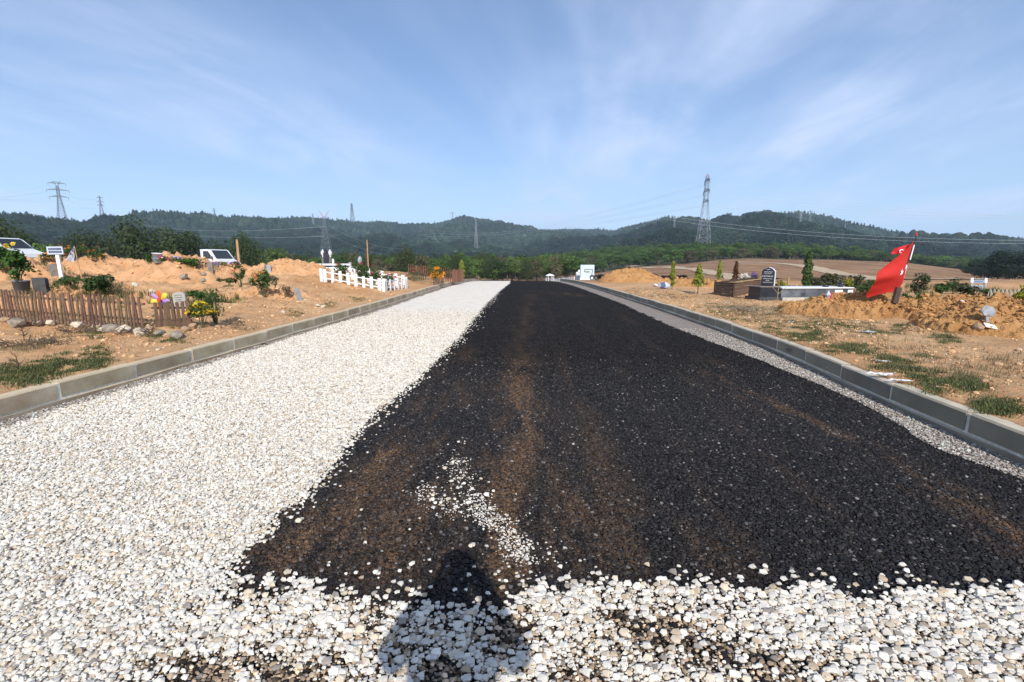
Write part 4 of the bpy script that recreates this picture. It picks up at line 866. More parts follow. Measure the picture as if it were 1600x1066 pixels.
CEMENT = mat('pale_cement', (.42, .40, .34), .9, .15, 6, .3, 50, bdist=.005); LETW = mat('white_lettering', (.62, .63, .65), .6, .05); LETB = mat('dark_blue_print', (.02, .03, .09), .6, .05); LETG = mat('grey_lettering', (.10, .10, .10), .8, .05)
RED = mat('red_cloth', (.52, .020, .012), .75, .12, 4, transl=.28); WCLOTH = mat('white_cloth', (.78, .78, .78), .8, .05); DMETAL = mat('dark_metal', (.03, .03, .033), .45, .2, metallic=.4)
GLASS = mat('dark_glass', (.015, .02, .024), .08, .1, spec=.6); RUBBER = mat('rubber', (.02, .02, .02), .85, .2); CARW = mat('white_car_paint', (.68, .69, .70), .3, .03, 1); CARG = mat('grey_plastic', (.10, .10, .105), .6, .15)
PLW = mat('white_plastic', (.66, .67, .70), .4, .08, 6, transl=.15); PLB = mat('pale_blue_plastic', (.40, .56, .66), .4, .08); PLG = mat('grey_pot_plastic', (.13, .155, .17), .55, .15)
FILM = mat('clear_film', (.55, .57, .62), .25, .2, 14, transl=.45); FILMG = mat('grey_film', (.13, .14, .15), .4, .3, 9, col2=(.34, .36, .38), spec=.4)
def fl(name, c, v=.2): return mat(name, c, .7, v, 20, transl=.2)
F_OR = fl('orange_petals', (.70, .22, .012)); F_RE = fl('red_petals', (.62, .045, .02)); F_PK = fl('pink_petals', (.62, .035, .11)); F_YE = fl('yellow_petals', (.70, .52, .03)); F_PU = fl('purple_petals', (.24, .10, .42)); F_WH = fl('white_petals', (.72, .70, .64)); F_LI = fl('lilac_petals', (.45, .38, .62)); F_AM = fl('amber_petals', (.72, .33, .018))
L_GRN = leafmat('fresh_leaves', (.035, .085, .018), (.075, .15, .03)); L_DRK = leafmat('dark_leaves', (.030, .058, .018), (.065, .105, .032)); L_MID = leafmat('garden_leaves', (.042, .075, .022), (.09, .135, .042)); L_YEL = leafmat('yellow_green_leaves', (.16, .19, .02), (.32, .30, .035)); L_YG = leafmat('golden_conifer', (.12, .17, .02), (.29, .32, .045)); L_BRN = leafmat('dead_brown_leaves', (.075, .038, .018), (.15, .075, .035)); L_DRY = leafmat('dry_stalks', (.16, .12, .07), (.30, .24, .14)); L_OLV = leafmat('olive_leaves', (.05, .06, .03), (.10, .105, .05))
STEM = mat('plant_stem', (.07, .085, .03), .8, .3, 8); TWIG = mat('dry_twig', (.22, .175, .12), .9, .25, 9); DTWIG = mat('dark_twig', (.055, .04, .03), .9, .25, 9)
# ---------------- builders ----------------
def flower_mesh(name, mt, r=.5, petals=7, seed=1, dome=.35):
    rr = random.Random(seed); V = [(0, 0, dome*.5)]; F = []
    for ring, (k, z) in enumerate([(1.0, 0.0), (.62, .22)]):
        for i in range(petals):
            t = 2*math.pi*(i+.5*ring)/petals; w = .9*math.pi/petals; b = len(V); q = r*k*rr.uniform(.85, 1.1)
            V += [(math.cos(t)*q*.15, math.sin(t)*q*.15, z*r*.6), (math.cos(t-w)*q*.75, math.sin(t-w)*q*.75, z*r+.12*r), (math.cos(t)*q, math.sin(t)*q, z*r+rr.uniform(0, .2)*r), (math.cos(t+w)*q*.75, math.sin(t+w)*q*.75, z*r+.12*r)]; F.append((b, b+1, b+2, b+3))
    return np_mesh(name, V, F, mt)
def foliage(name, mt, h, w, n, leaf, seed, z0=0.0, lobes=9, shape='round', aspect=.55, gap=.7, up=.3):
    r = np.random.default_rng(seed); P = []; Nn = []
    if shape == 'cone':
        t = r.random(n)**.8; ph = r.uniform(0, 6.28, n); ln = .75+.35*np.sin(ph*3+t*9); rad = w*.5*(1-t)**.75*np.sqrt(r.uniform(.15, 1, n))*ln; p = np.c_[rad*np.cos(ph), rad*np.sin(ph), z0+t*h]; nn = np.c_[np.cos(ph), np.sin(ph), np.full(n, .3)]+r.normal(size=(n, 3))*.4
    elif shape == 'column':
        t = r.random(n); ph = r.uniform(0, 6.28, n); prof = np.sin(np.clip(t*.93+.07, 0, 1)*math.pi)**.55*(.8+.25*np.sin(t*23+ph)); rad = w*.5*prof*np.sqrt(r.uniform(.2, 1, n)); p = np.c_[rad*np.cos(ph), rad*np.sin(ph), z0+t*h]; nn = np.c_[np.cos(ph), np.sin(ph), np.full(n, .3)]+r.normal(size=(n, 3))*.4
    else:
        L_ = [(r.uniform(-.32, .32)*w, r.uniform(-.32, .32)*w, z0+h*r.uniform(.25, .8), w*r.uniform(.16, .30)) for _ in range(lobes)]; k = r.integers(0, lobes, n); L_ = np.array(L_)[k]; d = r.normal(size=(n, 3)); d /= np.linalg.norm(d, axis=1, keepdims=True)
        p = L_[:, :3]+d*L_[:, 3:]*(1-gap*r.random(n)**2)[:, None]*np.array([1, 1, .85*min(h/w, 1.3)]); p[:, 2] = np.maximum(p[:, 2], z0+.02); nn = d+r.normal(size=(n, 3))*.5+np.array([0, 0, up])
    nn /= np.linalg.norm(nn, axis=1, keepdims=True); V, F = leaf_quads(p, nn, leaf, r, aspect=aspect); return np_mesh(name, V, F, mt), p
def plant(name, label, cat, P, h, w, n, leaf, mt, seed, flowers=(), shape='round', stems=4, z0=None, group=None, stem_mat=None, aspect=.55, lobes=9, rz=0.0, trunk=0.0, gap=.7):
    o = thing(name, label, cat, P, rz, group); z0 = h*.12 if z0 is None else z0; me, pts = foliage('foliage', mt, h-z0, w, n, leaf, seed, z0, lobes, shape, aspect, gap); link('foliage', me, o); r = random.Random(seed)
    b = MB()
    if trunk: b.tube([(0, 0, -.1), (0, 0, h*.8)], [trunk, trunk*.4], 6)
    for i in range(stems):
        q = pts[r.randrange(len(pts))]; b.tube([(q[0]*.15, q[1]*.15, -.06), (q[0]*.5, q[1]*.5, q[2]*.5), tuple(q)], [max(.006, h*.012)]*2+[.004], 5)
    if b.v: b.build('stem' if not trunk else 'trunk', stem_mat or (BARK if trunk else STEM), o)
    for fm, cnt, size, mode in flowers:
        mes = flower_mesh('flower', fm, 1.0, 8, seed)
        for i in range(cnt):
            a = r.uniform(0, 6.28); q = math.sqrt(r.random())*.46*w; zz = r.random(); z = z0+(h-z0)*(1.0-.55*(q/(.5*w))**2)*r.uniform(.9, 1.06) if mode == 'top' else z0+(h-z0)*(.12+.86*zz)
            if mode != 'top': q = .5*w*math.sqrt(1-.9*zz*zz)*r.uniform(.78, 1.03)
            if mode == 'front': a = r.uniform(-2.6, -.5)
            link('flower', mes, o, (q*math.cos(a), q*math.sin(a), z), (r.uniform(.2, 1.1), r.uniform(-.5, .5), r.uniform(0, 6.28)), (size*.5*r.uniform(.7, 1.2),)*3)
    return o
def fence(name, label, a, b, n, h, w, t, mt, rails=((.25, .035), (.8, .035)), jit=.02, lean=.05, posts=None, group=None, seed=1, railmat=None, pw=None, gapmask=None, toppoint=0.0, root=None):
    a = Vector(a); b = Vector(b); d = b-a; L_ = math.hypot(d.x, d.y); rz = math.atan2(d.y, d.x); r = random.Random(seed); mes = []
    if root is None: o = thing(name, label, 'fence', a, rz, group)
    else: o = link('fence_side', None, root, a-root.location, (0, 0, rz))
    for k in range(4):
        m = MB(); ww = w*r.uniform(.8, 1.15); hh = h*r.uniform(.93, 1.05); m.prism([(-ww/2, -.06), (ww/2, -.06), (ww/2*r.uniform(.9, 1), hh-toppoint), (0, hh), (-ww/2*r.uniform(.9, 1), hh-toppoint*.9-.002)], t); mes.append(m.mesh('picket', mt))
    sl = d.z/L_ if L_ else 0
    for i in range(n):
        x = L_*(i+.5)/n
        if gapmask and gapmask(i): continue
        link('picket', mes[r.randrange(4)], o, (x+r.uniform(-.25, .25)*jit, -t*.5-.012, x*sl+r.uniform(-1, 1)*jit), (r.uniform(-1, 1)*lean*.5, r.uniform(-1, 1)*lean, 0))
    for z, rw in rails:
        m = MB(); m.bar((-.02, .012, z*h), (L_+.02, .012, z*h+d.z), rw*.6); m.build('rail', railmat or mt, o)
    for x in (posts or ()):
        m = MB(); m.box((x*L_, .0, x*d.z+h*.5-.02), (pw or w*1.3, t*2.2, h*1.12)); m.build('post', mt, o)
    return o
def slab(name, label, cat, P, w, h, d, mt, rz=0.0, top='flat', tilt=0.0, letters=None, lmat=None, group=None, edge=None, rot=None):
    o = thing(name, label, cat, P, 0, group, rot or (tilt, 0, rz)); m = MB()
    prof = {'flat': [(-w/2, -.1), (w/2, -.1), (w/2, h), (-w/2, h)], 'round': [(-w/2, -.1), (w/2, -.1), (w/2, h*.8)]+[(w/2*math.cos(t), h*.8+h*.2*math.sin(t)) for t in np.linspace(.3, 2.84, 7)]+[(-w/2, h*.8)],
            'point': [(-w/2, -.1), (w/2, -.1), (w/2, h*.78), (w*.28, h*.90), (0, h), (-w*.28, h*.90), (-w/2, h*.78)], 'corner': [(-w/2, -.1), (w/2, -.1), (w/2, h*.9), (w*.4, h), (-w*.4, h), (-w/2, h*.9)]}[top]
    m.prism(prof, d); m.build('slab', mt, o, bevel=min(.008, d*.15))
    if letters:
        r = random.Random(int(P[0]*100)); lb = MB()
        for z, hh, x0, x1 in letters:
            x = x0*w
            while x < x1*w:
                ww = r.uniform(.5, .9)*hh*h; k = r.randrange(3); y = -d/2-.004
                lb.box((x+ww/2, y, z*h), (ww, .003, hh*h*.22)); lb.box((x+ww*.15, y-.001, z*h), (ww*.25, .003, hh*h))
                if k: lb.box((x+ww*.8, y-.002, z*h+(k-1.5)*hh*h*.2), (ww*.25, .003, hh*h*.75))
                x += ww*1.25+(hh*h*.5 if r.random() < .2 else 0)
        lb.build('lettering', lmat or LETW, o)
    return o
def rock(P, sz, mt, label, seed, flat_=.65, group=None):
    me = bm_mesh(stone_hull(seed, 22, 1, .8, flat_, .22), 'rock', mt); o = link('rock', me, None, (P[0], P[1], P[2]+sz*.18), (random.uniform(-.3, .3), random.uniform(-.3, .3), random.uniform(0, 6.28)), (sz, sz, sz)); tag(o, label, 'rock', group); return o
# ================= left side =================
fa, fb, fc = hit(-60, 491, H0_), hit(228, 511, H0_), hit(238, 517, H0_)
NP = 54
fence('picket_fence', 'long brown picket fence round a grave with rocks along its foot', fa, fb, NP, .60, .05, .018, WOOD, rails=((.22, .05), (.72, .05)), jit=.03, lean=.07, seed=4)
ffb = fc+Vector((1.0, .35, 0)); ffb.z = float(H0_(ffb.x, ffb.y))
fence('picket_fence', 'short dark brown picket fence behind the pinwheel and yellow flowers', hit(243, 513, H0_), hit(300, 511, H0_), 15, .50, .05, .018, WOOD, rails=((.25, .04), (.75, .04)), jit=.03, lean=.08, seed=9)
m_ = MB(); 
ROCKM = {'w': mat('white_limestone', (.52, .44, .33), .9, .2, 6, .5, 25, bdist=.02), 't': mat('tan_rock', (.36, .24, .14), .9, .3, 6, .6, 25, bdist=.02), 'g': mat('grey_brown_rock', (.17, .14, .11), .9, .3, 5, .6, 25, col2=(.34, .29, .23), bdist=.02)}
for i, (u, v, px, k, lab) in enumerate([
 (8, 497, 16, 't', 'tan rock at the picket fence where the view begins'), (28, 501, 24, 'g', 'flat grey rock under the picket fence, first of the row'), (50, 500, 14, 't', 'small tan rock between two grey rocks under the fence'), (62, 502, 20, 'g', 'low grey rock below the middle of the long fence'), (81, 500, 16, 'w', 'pale flat rock half buried under the long fence'), (104, 499, 14, 't', 'brownish rock close against the pickets'),
 (121, 506, 25, 'w', 'big white rock in front of the long fence'), (150, 507, 18, 'w', 'white rock with grey side beside the big white rock'), (160, 511, 14, 'w', 'small slanting white rock'), (175, 511, 26, 'g', 'broad grey rock between two pale rocks'), (195, 512, 24, 'w', 'tan and white rock near the end of the long fence'), (220, 516, 24, 'w', 'round white boulder at the end of the long fence'), (234, 509, 16, 't', 'brown rock in the gap between the two picket fences'),
 (241, 494, 12, 't', 'stone wedged on top of the rocks in the fence gap'), (250, 517, 20, 'g', 'dark rock beside the round white boulder'), (264, 520, 18, 't', 'brown rock below the pinwheel'), (277, 521, 24, 'g', 'grey rock with a dark side below the pinwheel'), (289, 510, 16, 't', 'tan rock at the foot of the short fence'), (302, 512, 15, 't', 'tan rock beside the yellow flowers'), (342, 513, 12, 't', 'small brown rock at the foot of the yellow flower bush'),
 (212, 447, 13, 'w', 'white stone lying on the sandy slope'), (238, 458, 14, 'w', 'large pale stone above the pinwheel'), (247, 548, 7, 'w', 'small white stone by the kerb'), (287, 435, 14, 'g', 'flat grey stone on the sandy heap'), (318, 441, 13, 'g', 'grey stone lowest on the sandy heap'), (320, 432, 13, 'g', 'thin dark stone on the sandy heap'), (340, 436, 8, 'g', 'small dark stone at the edge of the sandy heap'),
 (505, 481, 9, 'w', 'white stone lying in grass by the kerb'), (497, 479, 8, 'w', 'small white stone next to the grass tuft by the kerb'), (443, 489, 8, 'w', 'pale stone between the tilted plate and kerb')]):
    p = hit(u, v+(7 if u < 300 and 494 < v < 530 else 0)); rock(p, px*mpp(p)*.95, ROCKM[k], lab, 1000+i, group='rocks round the graves')
# signs and markers
p = hit(97, 437); s_ = mpp(p); o = thing('grave_sign', 'white sign with dark blue lettering on a leaning white post', 'sign', p, 0, None, (0, R(-1), R(8)))
hh = (437-388)*s_; b = MB(); b.box((0, 0, hh*.42), (5*s_, 2.5*s_, hh*.94)); b.build('post', WHITE, o)
b = MB(); b.box((-.5*s_, -2.2*s_, hh*.89), (22*s_, 1.2*s_, 12*s_)); b.build('board', mat('sign_white', (.42, .48, .58), .5, .05), o)
b = MB(); rr = random.Random(4)
for z in (2.2, -2.2):
    x = -8.5
    while x < 8: w_ = rr.uniform(1.2, 2.6); b.box(((x+w_/2-.5)*s_, -2.95*s_, hh*.89+z*s_), (w_*s_, .1*s_, 3.0*s_)); x += w_+.5
b.build('lettering', LETB, o)
p = hit(66, 458); slab('grave_marker', 'dark grey rounded marker stone behind the long fence', 'grave marker', p, 19*mpp(p), 23*mpp(p), .12, DSTONE, .1, 'corner')
p = hit(88, 431); slab('grave_marker', 'small brown-grey slab leaning behind the white sign', 'grave marker', p, 12*mpp(p), 18*mpp(p), .08, GSTONE, .3, 'flat', rot=(.1, R(-8), .3))
p = hit(284, 481); slab('headstone', 'pale grey rounded headstone with faint lettering beside the pinwheel', 'headstone', p, 18*mpp(p), 24*mpp(p), .07, mat('pale_grey_stone', (.34, .33, .30), .85, .15, 9), .15, 'round', letters=[(.80, .05, -.3, .25), (.66, .05, -.32, .28), (.52, .05, -.3, .2), (.38, .05, -.3, .28)], lmat=LETG, rot=(0, R(-5), .15))
p = hit(330, 426); slab('grave_marker', 'dark upright marker slab on the heap below the truck', 'grave marker', p, 7*mpp(p), 15*mpp(p), .1, GSTONE, .2); p = hit(338, 418); slab('grave_marker', 'square dark marker just behind the upright slab', 'grave marker', p, 7*mpp(p), 7*mpp(p), .1, GSTONE, .1)
p = hit(416, 424); slab('grave_marker', 'brown marker slab beside the low sandy heap', 'grave marker', p, 4.5*mpp(p), 9*mpp(p), .1, GSTONE, .1); p = hit(421, 425); slab('grave_marker', 'pale grey marker slab beside the brown one', 'grave marker', p, 6*mpp(p), 10*mpp(p), .1, mat('pale_slab', (.30, .31, .32), .8, .15), .1)
p = hit(469, 470); slab('grave_plate', 'tilted grey plate with a dark base stuck in the bare soil', 'grave marker', p, 8*mpp(p), 19*mpp(p), .03, mat('grey_sheet', (.24, .25, .26), .6, .2), .5, 'flat', rot=(.1, R(-14), .6))
# film bag on a stick
p = hit(126, 441); s_ = mpp(p); o = thing('flag_on_stick', 'torn clear plastic film hanging from a thin pale stick', 'flag', p)
b = MB(); b.tube([(3*s_, 0, -3*s_), (1*s_, 0, 25*s_), (-1*s_, 0, 54*s_)], [.8*s_, .7*s_, .5*s_], 5); b.build('stick', WOODP, o)
V = []; n = 9
for i in range(n):
    for j in range(n):
        a = i/(n-1); c = j/(n-1); x = -1+a*(-17+14*c); z = 54-a*(21+4*c); V.append((x*s_, (math.sin(i*1.3+j)*.9+math.sin(j*2.1)*.8)*a*s_, z*s_))
link('film', np_mesh('film', V, grid_faces(n, n), FILM, False), o); b = MB()
for k, (x, z) in enumerate([(-2.5, 47), (-1, 33), (-1.5, 51), (-6, 42)]): b.box((x*s_, -2.6*s_, z*s_), (2.2*s_, .1*s_, 3.5*s_))
b.build('print', LETB, o)
# plants of the left-hand graves
def PX(u, v): p = hit(u, v); return p, mpp(p)
p, s_ = PX(36, 459); o = thing('flower_pot', 'grey bucket-like pot holding the tall leafy plant', 'pot', p); b = MB(); b.lathe([(8.5*s_, -.05), (10*s_, 17*s_), (10.6*s_, 17*s_), (10.6*s_, 19*s_), (9.4*s_, 19*s_), (9*s_, 15*s_), (0, 15*s_)], 18); b.build('pot', PLG, o, True)
plant('leafy_plant', 'tall leafy dahlia with yellow flowers growing in the grey pot', 'plant', p+Vector((-6*s_, 0, 13*s_)), 62*s_, 40*s_, 620, 7.5*s_, L_GRN, 21, [(F_YE, 3, 9*s_, 'top'), (F_YE, 2, 7*s_, 'all')], stems=9, lobes=15, aspect=.6, z0=1*s_)
plant('flower_bush', 'tangled dark bush with pink flowers at the end of the fence by the van', 'flowers', PX(12, 428)[0], 42*s_, 46*s_, 420, 4*s_, L_DRK, 22, [(F_PK, 5, 4.5*s_, 'all'), (F_YE, 2, 5*s_, 'all')], stems=8, gap=.9)
p, s_ = PX(158, 470); plant('shrub', 'dense dark green shrub standing behind the long fence', 'shrub', p, 42*s_, 42*s_, 900, 6*s_, L_DRK, 23, stems=6, lobes=10)
p, s_ = PX(112, 452); plant('shrub', 'dark reddish low shrub at the foot of the white sign', 'shrub', p, 20*s_, 46*s_, 420, 4*s_, L_MID, 24, stems=5, gap=.9)
p, s_ = PX(190, 466); plant('weeds', 'wispy pale weeds beside the dense dark shrub', 'weeds', p, 34*s_, 30*s_, 260, 5*s_, L_DRY, 25, stems=12, aspect=.14)
for i, (u, v, h, w, n, lab) in enumerate([(92, 411, 30, 26, 300, 'marigold bush with orange flowers behind the white sign'), (122, 404, 24, 36, 320, 'orange marigold bush behind the film on its stick'), (150, 409, 22, 26, 260, 'marigold bush on top of the long sandy heap'), (75, 412, 16, 14, 140, 'small marigold beside the wooden peg')]):
    p, s_ = PX(u, v); plant('marigold_bush', lab, 'flowers', p, h*s_, w*s_, n, 3.2*s_, L_MID, 30+i, [(F_OR, 9 if i < 2 else 5, 4.6*s_, 'all')], stems=5, group='marigolds on the heaps')
p, s_ = PX(64, 412); o = thing('wooden_peg', 'short pale wooden peg on the heap by the van', 'peg', p); b = MB(); b.box((0, 0, 5*s_), (3*s_, 3*s_, 14*s_)); b.build('stake', WOODP, o)
p = on(159, 24.5); s_ = mpp(p); plant('rose_bush', 'small bush with one crimson bloom on the skyline of the heap', 'flowers', p, 26*s_, 14*s_, 120, 3*s_, L_MID, 36, [(F_PK, 2, 5*s_, 'top')], stems=3)
p, s_ = PX(310, 476); plant('shrub', 'rounded fresh green bush between the headstone and yellow flowers', 'shrub', p, 24*s_, 30*s_, 600, 4*s_, L_GRN, 41, stems=4)
p, s_ = PX(316, 512); plant('chrysanthemum', 'yellow chrysanthemum bush at the corner of the short fence', 'flowers', p, 40*s_, 44*s_, 700, 4*s_, L_MID, 42, [(F_YE, 120, 5.2*s_, 'top')], stems=6)
p, s_ = PX(338, 508); plant('tall_weed', 'tall thin green stems standing behind the yellow chrysanthemum', 'plant', p, 62*s_, 34*s_, 520, 5*s_, L_MID, 43, stems=12, aspect=.35, gap=.95)
p, s_ = PX(378, 456); plant('rose_bush', 'rose bush with two large red blooms one above the other', 'flowers', PX(376, 449)[0], 42*s_, 20*s_, 260, 4*s_, L_MID, 44, [(F_RE, 3, 8*s_, 'top')], stems=5)
p, s_ = PX(357, 447); plant('flower_bush', 'low bush dotted with orange-red flowers on the slope', 'flowers', p, 13*s_, 28*s_, 380, 3.4*s_, L_MID, 45, [(F_RE, 16, 4*s_, 'top')], stems=4)
p, s_ = PX(412, 463); plant('rose_bush', 'green rose bush with a few orange blooms above the bare slope', 'flowers', p, 44*s_, 34*s_, 620, 4.4*s_, L_MID, 46, [(F_OR, 4, 6*s_, 'front'), (F_PK, 2, 5*s_, 'top')], stems=7)
p, s_ = PX(446, 467); plant('dry_plant', 'withered dark plant beside the tilted grey plate', 'plant', p, 20*s_, 22*s_, 160, 3*s_, leafmat('withered', (.10, .075, .05), (.20, .15, .09)), 47, stems=14, gap=.95)
p, s_ = PX(430, 452); plant('tall_weed', 'thin weed between the rose bush and the withered plant', 'plant', p, 22*s_, 16*s_, 120, 3.6*s_, L_OLV, 48, stems=6, aspect=.3)
p, s_ = PX(300, 418); plant('hedge_shrub', 'clipped looking green shrub below the truck bed', 'shrub', p, 14*s_, 32*s_, 520, 3.4*s_, L_GRN, 49, stems=4)
p, s_ = PX(236, 413); plant('hedge_shrub', 'small green shrub beside the stacked buckets', 'shrub', p, 14*s_, 18*s_, 300, 3*s_, L_GRN, 50, stems=3)
for i, (u, v, w, lab, fm) in enumerate([(258, 410, 20, 'pink and white flowers behind the buckets', F_PK), (275, 410, 20, 'pale pink flowers under the truck bed', F_LI), (322, 418, 44, 'purple and lilac artificial flowers laid before the truck', F_PU), (346, 417, 30, 'lilac flowers laid in front of the truck cab', F_LI), (368, 417, 18, 'blue-violet flowers by the yellow stakes', F_PU)]):
    p, s_ = PX(u, v); plant('flower_wreath', lab, 'flowers', p, 8*s_, w*s_, 120, 2.6*s_, L_MID, 60+i, [(fm, 14, 4*s_, 'top'), (F_WH, 4, 3*s_, 'top')], stems=2)
for i, (u, w, h) in enumerate([(435, 10, 9), (447, 8, 10), (462, 12, 8), (480, 10, 9)]):
    p = on(u, 33); s_ = mpp(p); plant('yellow_plant', ['yellow spike flowers', 'yellow-flowered stalks', 'small yellow-green plant', 'tiny pale flowers'][i]+' behind the low sandy heap', 'flowers', p, h*s_*1.5, w*s_, 90, 2.6*s_, L_YEL, 70+i, [(F_YE, 5, 3*s_, 'top')], stems=3)
# pinwheel
p, s_ = PX(262, 510); o = thing('pinwheel', 'toy pinwheel with orange, yellow, lilac and blue petals', 'pinwheel', p+Vector((0, -.12, 0)), 0, None, (0, R(2), 0)); z = 42*s_; b = MB(); b.tube([(6*s_, .03, -2*s_), (0, .02, z)], .5*s_, 5); b.build('stick', WOODP, o)
cols = [fl('pw_orange', (.72, .14, .01), .05), fl('pw_yellow', (.72, .60, .05), .05), fl('pw_lilac', (.36, .22, .50), .05), fl('pw_violet', (.06, .02, .16), .05), fl('pw_orange_red', (.72, .17, .02), .05), fl('pw_lemon', (.74, .62, .08), .05), fl('pw_mauve', (.46, .27, .55), .05)]
for i in range(7):
    t = R(95-i*360/7); a = Vector((math.cos(t), 0, math.sin(t))); q = Vector((-a.z, 0, a.x)); L_ = 15*s_; V = []
    for k, (f, w_, y) in enumerate([(.12, .06, -.01), (.45, .22, -.09), (.75, .27, -.14), (1.0, .10, -.06)]): V += [a*L_*f-q*w_*L_+Vector((0, y*L_, z)), a*L_*f+Vector((0, y*L_*2.2, z)), a*L_*f+q*w_*L_+Vector((0, y*L_*.2, z))]
    link('petal', np_mesh('petal', V, grid_faces(4, 3), cols[i], True), o)
b = MB(); b.lathe([(0, -1.5*s_), (3*s_, -1*s_), (3*s_, .5*s_), (0, 1*s_)], 10, (0, -3*s_, z), rot=Matrix.Rotation(R(90), 3, 'X')); b.build('hub', F_RE, o)
# buckets
def bucket(p, r, h, mt, label, rot=(0, 0, 0)):
    o = thing('bucket', label, 'bucket', p, 0, None, rot); b = MB(); b.lathe([(r*.8, 0), (r, h), (r*1.06, h), (r*1.06, h*.94), (r*1.0, h*.94), (r*.93, h*.96), (r*.75, h*.1), (0, h*.1)], 16); b.build('body', mt, o, True); b = MB(); b.tube([(math.cos(t)*r, -.02*r, h*.95-abs(math.sin(t))*r*.5) for t in np.linspace(0, math.pi, 9)], r*.04, 4); b.build('handle', PLW, o); return o
p, s_ = PX(247, 413); bucket(p, 7*s_, 8*s_, PLB, 'pale blue bucket at the top of the sandy slope'); bucket(p+Vector((0, 0, 7.2*s_)), 7*s_, 8*s_, PLW, 'white bucket stacked crookedly on the pale blue bucket', (.05, .12, 0)); p = on(716, 37); s_ = mpp(p); bucket(p, 3.2*s_, 7.5*s_, PLW, 'white bucket at the corner of the reddish fence')
# stakes
def stake(u, v0, v1, label, mt, w, two=0.0, Y=None):
    p = on(u, Y) if Y else hit(u, v0); s_ = mpp(p); o = thing('wooden_stake', label, 'stake', p, .2); b = MB(); h = (v0-v1)*s_; b.bar((0, 0, -.3), (w*.0, 0, h), w*s_*.6, w*s_*.5, 6); b.build('pole', mt, o)
    if two: b = MB(); b.bar((-two*s_, .05, -.3), (-two*.5*s_, .03, h*.72), w*s_*.4, w*s_*.3, 6); b.build('side_pole', WOOD, o); b = MB(); b.bar((-two*s_, .03, h*.5), (w*s_, 0, h*.52), w*s_*.15); b.build('tie', WOOD, o)
stake(374, 414, 375, 'yellow wooden stake pair standing right of the white truck', WOODP, 3.2, 3.0); stake(576, 424, 375, 'tall pale pole behind the white fence', WOODP, 1.8, 4.0, Y=36)
# white vehicles
def truck(P, rz):
    o = thing('pickup_truck', 'white flatbed pickup truck with its cab showing over the earth heaps', 'truck', P, rz); b = MB()
    b.prism([(-.55, .55), (1.55, .45), (1.62, .75), (1.55, 1.02), (.95, 1.22), (.32, 1.90), (.15, 1.97), (-.50, 1.97), (-.58, 1.90)], 1.62); b.build('cab', CARW, o, bevel=.04)
    b = MB(); M = Matrix.Identity(4); V = [(.93, -.68, 1.26), (.93, .68, 1.26), (.36, .62, 1.88), (.36, -.62, 1.88)]; V = [Vector(v)+Vector((.035, 0, .02)) for v in V]; b.add(V, [(0, 1, 2, 3)]); b.build('windscreen', GLASS, o)
    for s in (-1, 1):
        y = s*.818; b = MB(); b.add([(.80, y, 1.24), (.28, y, 1.82), (-.32, y, 1.84), (-.36, y, 1.26)], [(0, 1, 2, 3)]); w = b.build('side_window', GLASS, o); b = MB(); b.box((.16, y*1.002, 1.5), (.04, .012, .62)); b.build('window_bar', CARG, o)
        b = MB(); b.box((.80, y*1.13, 1.32), (.09, .14, .24)); b.build('mirror', CARG, o, bevel=.02); b = MB(); b.box((1.56, s*.62, .80), (.12, .30, .17)); b.build('headlight', mat('lamp_lens', (.6, .62, .64), .15, .05), o, bevel=.02)
        b = MB(); b.add([(-.42, y*1.001, .62), (.86, y*1.001, .58), (.86, y*1.001, .62), (-.42, y*1.001, .66)], [(0, 1, 2, 3)]); b.build('door_seam', CARG, o)
    b = MB(); b.box((1.60, 0, .52), (.14, 1.6, .22)); b.build('bumper', CARG, o, bevel=.03); b = MB(); b.box((1.62, 0, .82), (.05, .8, .13)); b.build('grille', CARG, o)
    b = MB(); b.box((-2.05, 0, .80), (2.7, 1.7, .10)); b.build('bed', CARG, o)
    for s in (-1, 1): b = MB(); b.box((-2.05, s*.85, 1.02), (2.7, .05, .36)); b.build('side_board', mat('pale_board', (.5, .5, .48), .5, .1), o)
    b = MB(); b.box((-3.40, 0, 1.02), (.05, 1.7, .36)); b.build('tailgate', CARW, o); b = MB(); b.box((-.66, 0, 1.45), (.05, 1.6, 1.05)); b.build('headboard', CARW, o)
    for x in (.85, -2.5):
        for s in (-1, 1): w = MB(); w.lathe([(.17, -.09), (.31, -.09), (.335, -.05), (.335, .05), (.31, .09), (.17, .09)], 20, (x, s*.72, .335), rot=Matrix.Rotation(R(90), 3, 'X')); t = w.build('wheel', RUBBER, o); w = MB(); w.lathe([(0, -.095), (.17, -.085), (.17, .085), (0, .095)], 14, (x, s*.72, .335), rot=Matrix.Rotation(R(90), 3, 'X')); w.build('rim', STEELP, t)
    return o
p = on(341, 36.5); zt = at(340, 390, 36.5).z; truck(Vector((p.x, p.y, zt-1.97)), R(-24)); print('truck base', p.z, zt-1.97)
